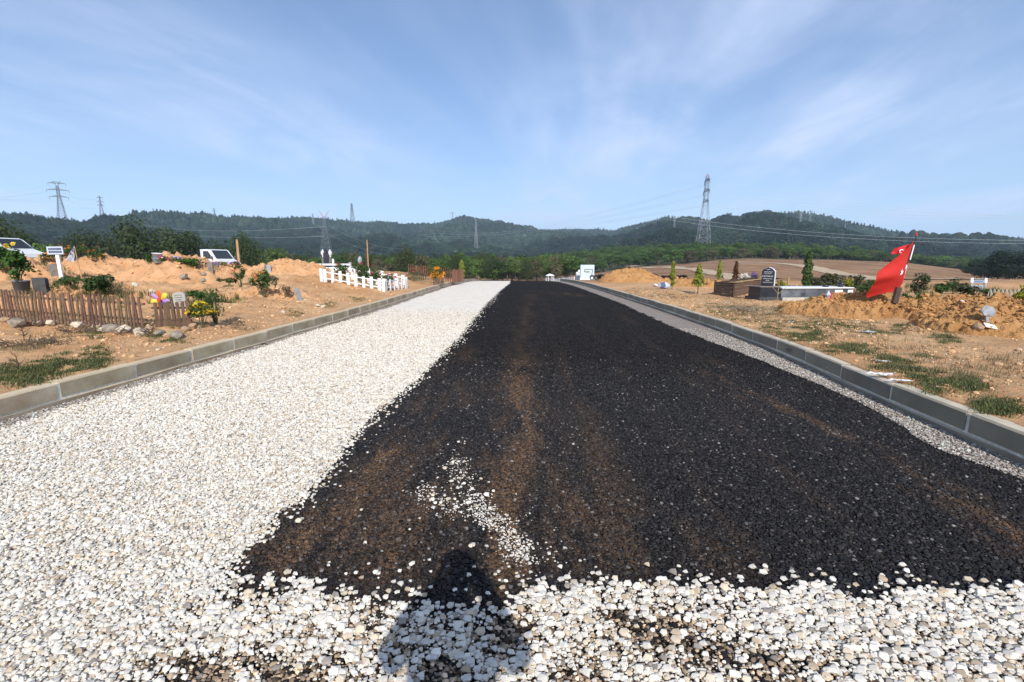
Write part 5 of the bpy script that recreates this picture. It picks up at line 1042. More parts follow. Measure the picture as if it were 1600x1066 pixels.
def van(P, rz):
    o = thing('van', 'white van parked beyond the fence where the view begins', 'van', P, rz); b = MB(); b.prism([(-2.2, .4), (2.1, .35), (2.22, .6), (2.15, .92), (1.35, 1.18), (.62, 1.78), (.35, 1.87), (-2.0, 1.90), (-2.2, 1.75)], 1.78); b.build('body', CARW, o, bevel=.06)
    b = MB(); V = [(1.33, -.76, 1.22), (1.33, .76, 1.22), (.66, .66, 1.77), (.66, -.66, 1.77)]; b.add([Vector(v)+Vector((.035, 0, .03)) for v in V], [(0, 1, 2, 3)]); b.build('windscreen', GLASS, o)
    for s in (-1, 1):
        y = s*.898
        for x0, x1, k in [(.22, 1.18, 1), (-.85, .12, 0), (-1.95, -.95, 0)]: b = MB(); b.add([(x0, y, 1.22), (x1, y, 1.20), (x1-(.52 if k else 0), y, 1.68), (x0, y, 1.72)], [(0, 1, 2, 3)]); b.build('side_window', GLASS, o)
        b = MB(); b.box((1.05, y*1.1, 1.24), (.1, .16, .16)); b.build('mirror', CARG, o, bevel=.02); b = MB(); b.box((2.08, s*.68, .80), (.16, .32, .2)); b.build('headlight', mat('lamp_lens', (.6, .62, .64), .15, .05), o, bevel=.02)
        for x in (1.35, -1.35): w = MB(); w.lathe([(.18, -.1), (.31, -.1), (.33, -.06), (.33, .06), (.31, .1), (.18, .1)], 20, (x, s*.80, .33), rot=Matrix.Rotation(R(90), 3, 'X')); t = w.build('wheel', RUBBER, o); w = MB(); w.lathe([(0, -.105), (.18, -.095), (.18, .095), (0, .105)], 14, (x, s*.80, .33), rot=Matrix.Rotation(R(90), 3, 'X')); w.build('rim', STEELP, t)
    b = MB(); b.box((2.16, 0, .5), (.14, 1.7, .26)); b.build('bumper', CARG, o, bevel=.04); return o
p = on(8, 30); zt = at(8, 371, 30).z; van(Vector((p.x, p.y, zt-1.90)), R(-8)); print('van base', p.z, zt-1.9)
# white grave fence with roses
A = hit(501, 441); B_ = hit(600, 453); D_ = on(621, A.y+2.6 if False else 31.0)
def white_side(a, b, n, label, posts):
    s_ = mpp(a); return fence('white_fence', label, a, b, n, 19.5*s_, 4.8*s_, .03, WHITE, rails=((.30, .055), (.80, .055)), jit=.01, lean=.01, posts=posts, pw=.14, seed=5, root=WF)
A = hit(503, 440); B_ = hit(600, 456); D_ = Vector((B_.x+.30, B_.y+3.2, 0)); D_.z = float(Hm(D_.x, D_.y)); E_ = Vector((A.x+.30, A.y+3.2, 0)); E_.z = float(Hm(E_.x, E_.y))
WF = thing('white_fence', 'white slatted fence of three sides round a grave full of pink roses', 'fence', A); white_side(A, B_, 8, '', (0, 1)); white_side(B_, D_, 6, '', (1,)); white_side(E_, D_, 8, '', (0,)); 
for i, (f, g, h, n, cnt) in enumerate([(.2, .3, 34, 320, 4), (.5, .35, 38, 560, 5), (.66, .4, 36, 480, 4), (.92, .4, 30, 260, 3)]):
    q = A.lerp(B_, f)+Vector((.1, 3.0*g, 0)); q.z = float(Hm(q.x, q.y)); s_ = mpp(q); plant('rose_bush', ['pink rose at the near end of the white fence', 'large pink rose bush in the middle of the white fence', 'tall pink rose bush beside the large one inside the white fence', 'small rose with magenta blooms at the road corner of the white fence'][i], 'flowers', q, h*s_, 30*s_, n, 3.6*s_, L_MID, 80+i, [(F_PK, cnt, 6*s_, 'top')], stems=6)
p = on(512, 31.5); s_ = mpp(p); o = thing('grave_monument', 'black obelisk headstone with a rounded top and white urns beside a low white frame', 'monument', p); zt = at(512, 389.5, 31.5).z-p.z; wd_ = 8.6*s_
b = MB(); b.prism([(-wd_/2, -.1), (wd_/2, -.1), (wd_/2, zt*.86)]+[(wd_*.32*math.cos(t), zt*.86+zt*.14*math.sin(t)) for t in np.linspace(0, math.pi, 9)]+[(-wd_/2, zt*.86)], .22); b.build('obelisk', BLACKM, o)
for s in (-1, 1): b = MB(); b.lathe([(.05, zt*.66), (.05, zt*.70), (.10, zt*.76), (.13, zt*.84), (.10, zt*.90), (.05, zt*.92), (.06, zt*.97), (0, zt*.99)], 12, (s*(wd_*.5+.06), 0, 0)); b.build('urn', WHITEM, o); b = MB(); b.box((s*(wd_*.5+.06), 0, zt*.33), (.12, .18, zt*.66)); b.build('urn_pillar', GSTONE, o)
b = MB(); b.box((.6, -.35, zt*.33), (2.2, .10, .12)); b.build('frame_rail', WHITEM, o); b = MB(); b.box((.6, -.35, zt*.12), (2.2, .12, .3)); b.build('frame_base', WHITEM, o)
p = on(590, 33.5); s_ = mpp(p); slab('grave_marker', 'small grey marker post above the roses', 'grave marker', on(548, 33.5), 4*s_, 17*s_, .1, mat('pale_slab', (.30, .31, .32), .8, .15)); slab('headstone', 'small white headstone beside the black obelisk', 'headstone', on(520, 33), 6*s_, 20*s_, .1, WHITEM)
o = thing('covered_wreath', 'whitish film-wrapped wreath on a stand behind the white fence', 'wreath', on(561, 33)); zt = at(561, 400, 33).z-on(561, 33).z; b = MB(); b.lathe([(.02, zt*.45), (.13, zt*.62), (.15, zt*.8), (.07, zt*.95), (0, zt)], 5, rot=Matrix.Rotation(.12, 3, 'Y')); b.build('film', FILM, o); b = MB(); b.bar((0, 0, -.1), (0, 0, zt*.6), .025); b.build('stand', DMETAL, o)
p = on(486, 34); o = thing('white_cover', 'pointed white cover peeking over the sandy heap', 'cover', p); zt = at(487, 412, 34).z-p.z; b = MB(); b.lathe([(.45, 0), (.30, zt*.5), (.05, zt), (0, zt)], 7); b.build('sheet', WHITE, o)
# small picket graves farther up
a = on(625, 31); b_ = on(676, 27.5); PF = thing('picket_fence', 'low bamboo picket fence with a close-set brown end beside the white fence', 'fence', a); fence('', '', a, b_, 16, .46, .05, .02, mat('old_bamboo', (.26, .19, .10), .8, .3, 9, objrand=.2), rails=((.3, .03), (.75, .03)), jit=.02, lean=.03, seed=12, root=PF); c_ = b_+Vector((.45, 1.6, 0)); c_.z = float(Hm(c_.x, c_.y)); fence('', '', b_, c_, 9, .42, .09, .02, WOOD, rails=((.3, .03),), jit=.01, lean=.02, seed=13, root=PF)
a = on(638, 35.5); b_ = on(706, 33.0); TF = thing('picket_fence', 'tall reddish picket fence with a close-boarded side behind the amber marigolds', 'fence', a); fence('', '', a, b_, 20, .95, .07, .02, WOODR, rails=((.25, .05), (.7, .05)), jit=.05, lean=.03, seed=14, toppoint=.05, root=TF); c_ = b_+Vector((.55, 2.5, 0)); c_.z = float(Hm(c_.x, c_.y)); fence('', '', b_, c_, 12, .9, .17, .02, WOODR, rails=((.25, .05), (.7, .05)), jit=.02, lean=.01, seed=15, root=TF)
p = on(648, 30.6); s_ = mpp(p); plant('ground_cover', 'dark low ground cover inside the low bamboo fence', 'plant', p, 7*s_, 44*s_, 420, 2.6*s_, L_DRK, 190, stems=2, z0=.02); p = on(683, 30.5); s_ = mpp(p); plant('marigold_bush', 'large amber marigold bush in full bloom against the picket fence', 'flowers', p, 24*s_, 24*s_, 700, 2.8*s_, L_MID, 90, [(F_AM, 110, 4.0*s_, 'front'), (F_AM, 70, 4.0*s_, 'top')], stems=5)
p = on(650, 31.5); s_ = mpp(p); plant('flower_bush', 'brownish bush with small pink flowers behind the bamboo fence', 'flowers', p, 16*s_, 40*s_, 420, 2.6*s_, L_OLV, 91, [(F_PK, 10, 2.6*s_, 'all')], stems=5)
p = on(722, 41); s_ = mpp(p); plant('conifer', 'yellow-green column conifer by the far end of the kerb', 'tree', p, 30*s_, 12*s_, 900, 2.6*s_, L_YG, 92, shape='column', stems=0, trunk=.03)
for i, (u, Y, h, w) in enumerate([(735, 44, 9, 16), (745, 46, 8, 14), (755, 48, 7, 18), (700, 38, 12, 16)]): p = on(u, Y); s_ = mpp(p); plant('weeds', ['low grey-green weeds past the conifer', 'dry weeds at the end of the kerb', 'pale weeds where the kerb turns', 'weeds between the reddish fence and conifer'][i], 'weeds', p, h*s_, w*s_, 160, 2.4*s_, [L_OLV, L_DRY, L_DRY, L_OLV][i], 93+i, stems=3)
# litter under the kerb
p = hit_road(405, 534.5); s_ = mpp(p); o = thing('drink_can', 'crushed white, blue and pink drink carton lying under the kerb', 'litter', p+Vector((0, .03, 2.8*s_)), 0, None, (0, R(90), R(18))); b = MB(); b.lathe([(0, -6.5*s_), (3.4*s_, -6.5*s_), (3.6*s_, -5.5*s_), (3.6*s_, 5.5*s_), (3.4*s_, 6.5*s_), (0, 6.5*s_)], 14); b.build('body', PLW, o, True); b = MB(); b.lathe([(3.68*s_, -3*s_), (3.68*s_, 0)], 14); b.build('blue_band', fl('blue_print', (.04, .05, .35)), o); b = MB(); b.lathe([(3.69*s_, 0.02*s_), (3.69*s_, 2.2*s_)], 14); b.build('pink_band', fl('pink_print', (.6, .05, .15)), o)
p = hit_road(433, 527.5); o = link('stick_litter', MB().tube([(-8*s_, 0, 1.5*s_), (0, .02, 2.2*s_), (8*s_, -.02, 1*s_)], [1.9*s_, 1.6*s_, 1.4*s_], 7).mesh('stick_litter', WOODP, True), None, p, (0, 0, R(-20))); tag(o, 'pale stick lying beside the crushed carton', 'stick')
for i, (u, v, k) in enumerate([(418, 533, 26), (412, 540, 14)]):
    p = hit_road(u, v); o = link('branch', MB().tube([(-k*.5*s_, 0, 1*s_), (0, .03, 2.5*s_), (k*.5*s_, .01, 1*s_)], 1.0*s_, 5).mesh('branch', DTWIG), None, p, (0, 0, .25)); tag(o, ['dark branch between the carton and pale stick', 'short dark twig below the crushed carton'][i], 'branch')
p = hit_road(387, 544); o = link('leaf_litter', flower_mesh('leaf_litter', F_RE, 3.5*s_, 5, 3), None, p+Vector((0, 0, .015))); tag(o, 'reddish scrap lying at the foot of the kerb', 'litter')
# ================= right side =================
p = on(917, 41.0); s_ = mpp(p); zt = at(917, 414, 41).z-p.z; wd_ = 22*s_; o = thing('white_monument', 'big white leaning monument panel with an angular grey emblem', 'monument', p, R(6))
b = MB(); b.box((0, 0, zt*.48), (wd_, .22, zt*1.04)); b.build('panel', mat('blue_white_marble', (.50, .57, .61), .4, .06, 2), o, bevel=.02); b = MB(); y = -.115
b.box((wd_*.08, y, zt*.70), (wd_*.58, .012, zt*.045)); b.box((wd_*.34, y, zt*.47), (wd_*.05, .012, zt*.46), Matrix.Rotation(R(10), 3, 'Y')); b.box((-wd_*.20, y, zt*.64), (wd_*.05, .012, zt*.14)); b.build('emblem', mat('slate_inlay', (.12, .15, .17), .5, .1), o)
b = MB(); b.box((-wd_*.05, y, zt*.56), (wd_*.40, .012, zt*.035)); b.box((wd_*.02, y, zt*.50), (wd_*.34, .012, zt*.02)); b.build('lettering', LETG, o); b = MB(); b.box((0, .05, .02), (wd_*1.1, .5, .2)); b.build('plinth', WHITEM, o)
for i, u in enumerate((901.5, 904.5)):
    p = on(u, 42.5); s_ = mpp(p); o = thing('urn_pillar', ['shorter white urn pillar beside the leaning monument', 'taller white urn pillar touching the leaning monument'][i], 'pillar', p); h = (13+i*3)*s_; b = MB(); b.lathe([(.10, -.1), (.10, h*.55), (.13, h*.57), (.07, h*.62), (.13, h*.78), (.10, h*.92), (.03, h*.97), (0, h)], 10); b.build('urn', WHITEM, o)
p = on(925, 38.5); s_ = mpp(p); o = thing('wreath_rack', 'dark wire rack of wreaths leaning at the foot of the white monument', 'wreath', p)
for i in range(5): b = MB(); b.tube([(i*.35+.15*math.cos(t), i*.05, .22+.20*math.sin(t)) for t in np.linspace(0, 6.283, 13)], .05, 5); b.build('ring', DMETAL, o)
b = MB(); b.box((.7, .1, .3), (1.8, .05, .05)); b.build('bar', DMETAL, o)
p = on(859, 52); s_ = mpp(p); h = (438-424)*s_; o = thing('fountain_kiosk', 'small white domed fountain kiosk on posts beside the far bend', 'fountain', p+Vector((0, 0, 0))); b = MB(); b.lathe([(.52, h*.78), (.55, h*.82), (.36, h*.93), (.12, h*1.0), (0, h*1.06)], 14); b.build('dome', WHITE, o, True)
for k in range(6): t = k*math.pi/3; b = MB(); b.bar((math.cos(t)*.42, math.sin(t)*.42, -.1), (math.cos(t)*.42, math.sin(t)*.42, h*.8), .05, n=6); b.build('post', WHITEM, o)
b = MB(); b.lathe([(.45, -.1), (.45, h*.25), (.30, h*.28), (.22, h*.7), (0, h*.7)], 12); b.build('basin', GSTONE, o); a = on(866, 51); b_ = on(897, 46)
fence('white_fence', 'low white railing between the fountain kiosk and the monument', a, b_, 12, .42, .10, .03, WHITE, rails=((.45, .07), (.85, .09)), jit=.01, lean=.02, posts=(0, .5, 1), seed=21)
# dark litter of wreaths, bags
for i, (u, Y, w, lab) in enumerate([(1016, 33, 22, 'dark withered wreaths lying behind the orange heap'), (1040, 34, 20, 'row of dark wreaths behind the slim conifer'), (1064, 33, 18, 'dark wreaths between the slim conifer and bright conifer'), (940, 37, 18, 'black plastic and wreaths beside the wire rack')]):
    p = on(u, Y); s_ = mpp(p); plant('withered_wreath', lab, 'wreath', p, 10*s_, w*s_, 260, 3*s_, leafmat('blackened', (.012, .016, .018), (.05, .05, .06)), 100+i, [(F_WH, 4, 2.6*s_, 'all'), (F_RE, 2, 2.4*s_, 'all')], stems=3)
p, s_ = PX(1038, 451); o = thing('plastic_bag', 'crumpled blue and white plastic bag on the soil by the slim conifer', 'bag', p); me = bm_mesh(stone_hull(88, 34, 1, .75, .6, .75), 'bag', mat('bag_film', (.20, .26, .38), .35, .4, 8, col2=(.55, .6, .66))); link('bag', me, o, (0, 0, 5*s_), (0, 0, 0), (13*s_,)*3)
p, s_ = PX(1024, 448); o = link('plastic_bag', bm_mesh(stone_hull(89, 30, 1, .7, .5, .75), 'plastic_bag', PLW), None, p+Vector((0, 0, 2*s_)), None, (7*s_,)*3); tag(o, 'small white plastic bag beside the blue and white bag', 'bag')
p, s_ = PX(1050, 452); plant('conifer', 'slim pale conifer sapling nearest the orange heap', 'tree', p, 43*s_, 9*s_, 420, 3.4*s_, L_YG, 110, shape='column', stems=0, trunk=.02)
p, s_ = PX(1090, 460); plant('conifer', 'bright yellow-green conifer sapling on a bare stem', 'tree', p, 46*s_, 24*s_, 700, 4*s_, L_YG, 111, shape='cone', stems=0, trunk=.025, z0=12*s_)
p = on(1123, 27); s_ = mpp(p); plant('conifer', 'small bright conifer behind the plank box', 'tree', p, 32*s_, 14*s_, 320, 3.6*s_, L_YG, 112, shape='cone', stems=0, trunk=.02)
p = on(1148, 26); s_ = mpp(p); plant('conifer', 'dead brown conifer leaning behind the plank box', 'tree', p, 38*s_, 16*s_, 460, 4*s_, L_BRN, 113, shape='cone', stems=0, trunk=.02); 
p = on(1034, 60); s_ = mpp(p); plant('conifer', 'tiny dark conifer standing alone in the brown field', 'tree', p, 11*s_, 5*s_, 160, 2*s_, L_OLV, 114, shape='cone', stems=0, trunk=.04)
for i, (u, Y, w, fm, lab) in enumerate([(1162, 25, 16, F_WH, 'white artificial flowers heaped behind the plank box'), (1176, 25, 14, F_PU, 'purple artificial flowers heaped behind the plank box')]):
    p = on(u, Y); s_ = mpp(p); plant('flower_bouquet', lab, 'flowers', p+Vector((0, 0, .05)), 21*s_, w*s_, 120, 3*s_, L_MID, 120+i, [(fm, 34, 4.4*s_, 'top'), (F_WH, 8, 3.4*s_, 'top')], stems=3)
# plank box
def plank_box():
    a = hit(1117, 461); c = hit(1146, 465); b = on(1203, 23.0); o = thing('plank_grave_frame', 'grave frame of stacked weathered planks, its end in shade and side in sun', 'grave frame', a); s_ = mpp(a); r = random.Random(6); n = 6; h = 21*s_/n
    for (p0, p1, mt, sd) in [(a, c, WOODD, 0), (c, b, WOOD, 1), (a+(b-c), b, WOODD, 2), (a, a+(b-c), WOODD, 3)]:  # darker wood on the end planks puts its shade into the colour
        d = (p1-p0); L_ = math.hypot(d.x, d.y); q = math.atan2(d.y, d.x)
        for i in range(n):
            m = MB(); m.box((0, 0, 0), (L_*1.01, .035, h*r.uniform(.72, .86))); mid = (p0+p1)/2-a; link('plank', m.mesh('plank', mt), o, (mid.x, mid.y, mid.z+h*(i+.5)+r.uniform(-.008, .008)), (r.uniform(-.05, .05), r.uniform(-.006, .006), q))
    for p0 in (a, c, b, a+(b-c)): m = MB(); m.box(tuple(p0-a+Vector((0, .03, 11*s_))), (.07, .07, 24*s_)); m.build('corner_post', WOODD, o)
    m = MB(); z = 22.5*s_; m.box(tuple((c+b)/2-a+Vector((0, 0, z))), (math.hypot(*(b-c).xy)*1.02, .14, .03), Matrix.Rotation(math.atan2((b-c).y, (b-c).x), 3, 'Z')); m.build('cap_board', WOODP, o)
plank_box()
# black marble tomb
def tomb():
    a = hit(1189, 470); a.z = float(H0_(a.x, a.y)); s_ = mpp(a); o = thing('tomb', 'long tomb of veined dark marble with a pale capping on a cement footing', 'tomb', a, R(3)); Lx = 150*s_; h0 = 4*s_
    b = MB(); b.box((1.1*s_*14, .5, h0*.4), (46*s_*.72, .9, h0*1.6)); b.build('dark_footing', DSTONE, o); b = MB(); b.box((32*s_+ (Lx-32*s_)*.5, .5, h0*.42), (Lx-34*s_, 1.1, h0*1.45)); b.build('cement_footing', CEMENT, o)
    b = MB(); b.box((17*s_, .5, h0+8*s_), (31*s_, .7, 16*s_)); b.build('head_block', BLACKM, o, bevel=.01); n = 5; x0 = 33*s_
    for i in range(n): w_ = (Lx-34*s_)/n; b = MB(); b.box((x0+w_*(i+.5), .5, h0+7.2*s_), (w_*.993, .9, 14.4*s_)); b.build('marble_panel', GREYM, o)
    b = MB(); b.box((x0+(Lx-34*s_)*.5, .5, h0+15.2*s_), (Lx-33*s_, 1.0, 1.6*s_)); b.build('capping', WHITEM, o, bevel=.006); b = MB(); b.box((17*s_, .5, h0+16.7*s_), (33*s_, .76, 1.4*s_)); b.build('head_capping', GSTONE, o, bevel=.006)
    for x, w_, z_ in [(x0+93*s_, 13*s_, 10*s_), (x0+112*s_, 8*s_, 9*s_)]: b = MB(); b.box((x, .04, h0+z_), (w_, .012, 4*s_ if w_ > 10*s_ else 6*s_)); b.build('name_plate', WHITE, o)
    hs = thing('headstone', 'black pointed headstone with white lettering and a white marble edge', 'headstone', a+Vector((19*s_, .45, h0+17.2*s_)), R(-40)); w_ = 18*s_; h = 30*s_; b = MB()
    prof = [(-w_/2, 0), (w_/2, 0), (w_/2, h*.78), (w_*.30, h*.92), (0, h), (-w_*.36, h*.90), (-w_/2, h*.80)]; b.prism(prof, .06); b.build('slab', BLACKM, hs); b = MB(); b.prism([(x*1.02, z*1.012) for x, z in prof], .16, M=Matrix.Translation((0, .112, 0))); b.build('edge', WHITEM, hs); lb = MB(); r = random.Random(8)
    for z, hh, k in [(.88, .05, .26), (.76, .045, .62), (.68, .045, .60), (.53, .075, .84), (.40, .05, .72), (.31, .045, .3), (.21, .045, .66)]:
        x = -k*w_*.5
        while x < k*w_*.5: q = r.uniform(.5, .9)*hh*h; lb.box((x+q*.15, -.034, z*h), (q*.28, .003, hh*h)); lb.box((x+q*.5, -.0345, z*h+r.choice((-.3, 0, .35))*hh*h), (q*.7, .003, hh*h*.24)); x += q*1.25
    lb.build('lettering', LETW, hs)
    for x, k, lab in [(x0+105*s_, 1.0, 'dark marble vase with a pale finial on the far end of the tomb'), (x0+81*s_, .55, 'low dark marble bowl on the tomb capping')]:
        v = thing('vase', lab, 'vase', a+Vector((x, .5, h0+16.0*s_))); b = MB(); b.lathe([(4*s_*k, 0), (3*s_*k, 1.5*s_*k), (6*s_, 5*s_*k), (6*s_, 6*s_*k), (3*s_, 6.4*s_*k), (2*s_*k, 9*s_*k), (1*s_, 9.5*s_*k), (1.2*s_*k, 12*s_*k), (0, 13*s_*k)] if k == 1 else [(4*s_, 0), (5*s_, 2.5*s_), (4.4*s_, 2.6*s_), (0, 1.5*s_)], 12); b.build('bowl', BLACKM, v, True)
    return a, s_
TA, TS = tomb()
p = on(1236, 19.5); s_ = mpp(p); slab('grave_marker', 'short grey marker behind the black headstone', 'grave marker', p, 9*s_, 14*s_, .12, GSTONE, .1); stake(1230, 452, 428, 'pale wooden stake behind the black headstone', WOODP, 2.6, Y=20.5)
p = on(1258, 19.0); s_ = mpp(p); plant('cypress', 'tall slim dark cypress behind the marble tomb', 'tree', p, 66*s_, 16*s_, 900, 4.6*s_, L_MID, 130, shape='column', stems=0, trunk=.03)
for i, (u, Y, h, w, mt, lab) in enumerate([(1285, 20, 34, 34, L_OLV, 'brownish dry bush behind the marble tomb'), (1304, 20, 30, 30, L_OLV, 'olive bush left of the vase'), (1322, 20, 28, 14, L_YEL, 'yellow-green sprig beside the marble vase'), (1352, 17, 24, 40, L_MID, 'strappy green plant at the end of the marble tomb'), (1240, 19, 12, 14, L_MID, 'low green tuft behind the headstone'), (1436, 17, 40, 28, L_OLV, 'feathery dark shrub beyond the flag pole'), (1415, 15, 18, 20, L_MID, 'pale green leaves beside the flag pole'), (1452, 15, 16, 22, L_OLV, 'low grey-green weeds along the heap'), (1506, 14, 34, 26, L_OLV, 'upright olive shrub before the white arched gravestone'), (1488, 13, 22, 12, L_GRN, 'green reed-like blades beside the dark stone'), (1516, 14, 14, 18, L_YEL, 'yellowish sprig in front of the brown panel'), (1456, 12.3, 10, 22, L_GRN, 'low green succulent on top of the ochre heap'), (1570, 12.5, 16, 24, L_GRN, 'green plants in front of the wire arches'), (1560, 10.0, 10, 14, L_MID, 'small green seedling on the ochre heap'), (1588, 13, 14, 24, L_OLV, 'grey weeds behind the heap near the arches'), (1268, 21, 26, 26, L_OLV, 'dry bush between the cypress and the brownish bush'), (1340, 21, 26, 30, L_OLV, 'dull bush behind the end of the marble tomb'), (1362, 20, 22, 26, L_MID, 'green bush behind the red flag'), (1385, 19, 20, 26, L_OLV, 'weedy clump between the red flag and its post'), (1470, 18, 24, 30, L_MID, 'dark green clump behind the blocky stone'), (1490, 19, 26, 26, L_OLV, 'olive clump beside the arched gravestone'), (1545, 18, 12, 26, L_MID, 'green clump before the row of hoops'), (1220, 22, 16, 18, L_YEL, 'yellowish weeds behind the black headstone')]):
    p = on(u, Y); s_ = mpp(p); plant('grave_plant', lab, 'plant', p, h*s_, w*s_, int(100+h*w*.35), 4.5*s_, mt, 140+i, stems=6, aspect=.28 if i in (3, 6, 9) else .5, gap=.9)
p = on(1596, 12.0); s_ = mpp(p); plant('yucca', 'spiky yellow-green plant at the edge of the view', 'plant', p, 48*s_, 42*s_, 420, 9*s_, L_YEL, 160, stems=9, aspect=.2, gap=.9); 
p = hit(1434, 478); s_ = mpp(p); plant('seedling', 'single bent green shoot on the ochre heap by the flag', 'plant', p+Vector((0, 0, 0)), 26*s_, 9*s_, 14, 8*s_, L_GRN, 161, stems=4, aspect=.35)
# flag with stump
pf = hit(1399, 468); s_ = mpp(pf); o = thing('wooden_post', 'short dark weathered wooden post stuck in the ochre heap', 'post', pf); b = MB(); b.bar((-1*s_, 0, -.1), (2*s_, 0, 18*s_), 5*s_, 4.4*s_, 7); b.build('stump', WOODD, o)
def flag():
    o = thing('red_flag', 'large red flag with a white star and crescent on a leaning dark pole', 'flag', pf+Vector((.03, .05, 0)), R(4)); b = MB(); top = Vector((20*s_, 0, 98*s_)); bot = Vector((2*s_, .02, -4*s_)); b.bar(bot, top, .9*s_, .7*s_, 6); b.build('pole', DMETAL, o); b = MB(); b.lathe([(1.2*s_, 0), (1.6*s_, 2*s_), (.4*s_, 4*s_), (0, 7*s_)], 8, top-Vector((0, 0, 1*s_))); b.build('finial', F_RE, o)
    hoist0 = Vector((19, 0, 92)); hoist1 = Vector((8, 0, 16)); n = 26
    # outline measured from the pole: upper edge slants down, fly edge ragged
    up = [(19, 92), (12, 79), (-2, 68), (-24, 56), (-45, 42)]; lo = [(9, 24), (5, 15), (-8, 11), (-25, 7), (-39, 1)]
    def P(a, c):
        k = np.linspace(0, 1, 5); x0 = np.interp(a, k, [q[0] for q in up]); z0 = np.interp(a, k, [q[1] for q in up]); x1 = np.interp(a, k, [q[0] for q in lo]); z1 = np.interp(a, k, [q[1] for q in lo])
        x = x0*(1-c)+x1*c; z = z0*(1-c)+z1*c; bow = math.sin(c*math.pi)*a*a; x += -bow*5-a*1.5*math.sin(c*9)*a
        y = (math.sin(a*5+c*2.5)*5+math.sin(a*2+c*7)*3.0)*min(1, a*2.2)-a*10*(1-c)+math.sin((a*.7+c)*12)*1.4*a+math.sin(c*19+a*4)*.45*a
        return Vector((x*s_, y*s_, z*s_))
    V = [P(i/(n-1), j/(n-1)) for i in range(n) for j in range(n)]; f = link('cloth', np_mesh('cloth', V, grid_faces(n, n), RED, True), o)
    def decal(name, poly, ca, cc, sa, sc):
        b = MB(); pts = []
        for x, y in poly: q = P(ca+x*sa, cc+y*sc); pts.append(q+Vector((0, -.022, 0)))
        c = sum(pts, Vector())/len(pts); b.add([c]+pts, [(0, i+1, (i+1) % len(pts)+1) for i in range(len(pts))]); b.build(name, WCLOTH, f)
    st = [(math.cos(R(90+36*i))*(1 if i % 2 == 0 else .42), math.sin(R(90+36*i))*(1 if i % 2 == 0 else .42)) for i in range(10)]; decal('star', st, .44, .50, .10, .085)
    b = MB(); V = []; m = 14
    for i in range(m):
        t = R(50)+(2*math.pi-R(100))*i/(m-1); V += [P(.20+.10*math.cos(t), .60+.14*math.sin(t))+Vector((0, -.022, 0)), P(.225+.075*math.cos(t), .60+.105*math.sin(t))+Vector((0, -.022, 0))]
    b.add(V, [(2*i, 2*i+1, 2*i+3, 2*i+2) for i in range(m-1)]); b.build('crescent', WCLOTH, f)
    b = MB(); q0 = hoist0.lerp(hoist1, .12)*s_; q1 = hoist0.lerp(hoist1, .42)*s_; b.bar(q0+Vector((-.2*s_, -.02, 0)), q1+Vector((-.2*s_, -.02, 0)), .9*s_, n=4); b.build('hoist_band', WCLOTH, f)
    o2 = thing('red_flag', 'small crumpled red flag behind the top of the large one', 'flag', pf+Vector((.06, .16, 0)), R(4)); V = []; n2 = 10
    for i in range(n2):
        for j in range(n2): a = i/(n2-1); c = j/(n2-1); V.append(((17-a*25-c*3)*s_, (math.sin(a*6+c*3)*2)*s_, (84-a*6-c*(15-a*6))*s_))
    f2 = link('cloth', np_mesh('cloth', V, grid_faces(n2, n2), fl('crimson_cloth', (.62, .02, .03)), True), o2); b = MB(); b.tube([((1+3*math.cos(t))*s_, -3*s_, (73+2.5*math.sin(t))*s_) for t in np.linspace(.5, 5, 8)], .8*s_, 4); b.build('crescent', WCLOTH, f2); b = MB(); b.bar((16*s_, 0, 70*s_), (19*s_, 0, 90*s_), .5*s_, n=5); b.build('pole', DMETAL, o2)
flag()
# markers on the near heap
p = hit(1543, 507); s_ = mpp(p); o = thing('grave_marker', 'grey scratched fan-shaped marker plate on a short stand', 'grave marker', p, 0, None, (-.25, R(6), R(10))); b = MB(); b.box((0, 0, 6*s_), (6*s_, 1.2*s_, 20*s_)); b.build('stand', mat('grey_sheet', (.24, .25, .26), .6, .2), o); b = MB(); b.prism([(-9*s_, 13*s_), (9*s_, 13*s_), (15*s_, 21*s_), (9*s_, 28*s_), (-6*s_, 29*s_), (-15*s_, 21*s_)], 1.4*s_, M=Matrix.Translation((0, -1.5*s_, 0))); b.build('plate', FILMG, o)
p = hit(1545, 514); s_ = mpp(p); o = link('paper_sheet', MB().box((0, 0, 0), (17*s_, .006, 9.5*s_)).mesh('paper_sheet', mat('dirty_paper', (.62, .56, .46), .8, .2, 20, col2=(.74, .73, .70))), None, p+Vector((0, -.02, 4*s_)), (R(-52), R(12), R(-8))); tag(o, 'dirty white sheet of paper leaning on the heap below the grey plate', 'paper')
p = hit(1527, 515); rock(p, 17*mpp(p), ROCKM['t'], 'brown rock beside the white paper on the heap', 1200, .8); p = hit(1592, 548); rock(p, 8*mpp(p), ROCKM['w'], 'white pebble at the foot of the ochre heap', 1201)
p = hit(1508, 473); s_ = mpp(p); o = link('paper_sheet', MB().box((0, 0, 0), (13*s_, .012, 6*s_)).mesh('paper_sheet', WHITE), None, p+Vector((0, 0, 2*s_)), (R(-70), 0, .1)); tag(o, 'small white sheet lying on the crest of the heap', 'paper')
p = on(1474, 12.5); s_ = mpp(p); slab('grave_marker', 'dark blocky stone marker between the weeds behind the heap', 'grave marker', p, 13*s_, 15*s_, .25, DSTONE, .2, 'corner'); p = on(1519, 12.6); s_ = mpp(p); slab('grave_marker', 'low brown panel with a pale rim in front of the white gravestone', 'grave marker', p, 18*s_, 13*s_, .06, WOODD, -.1, 'corner')
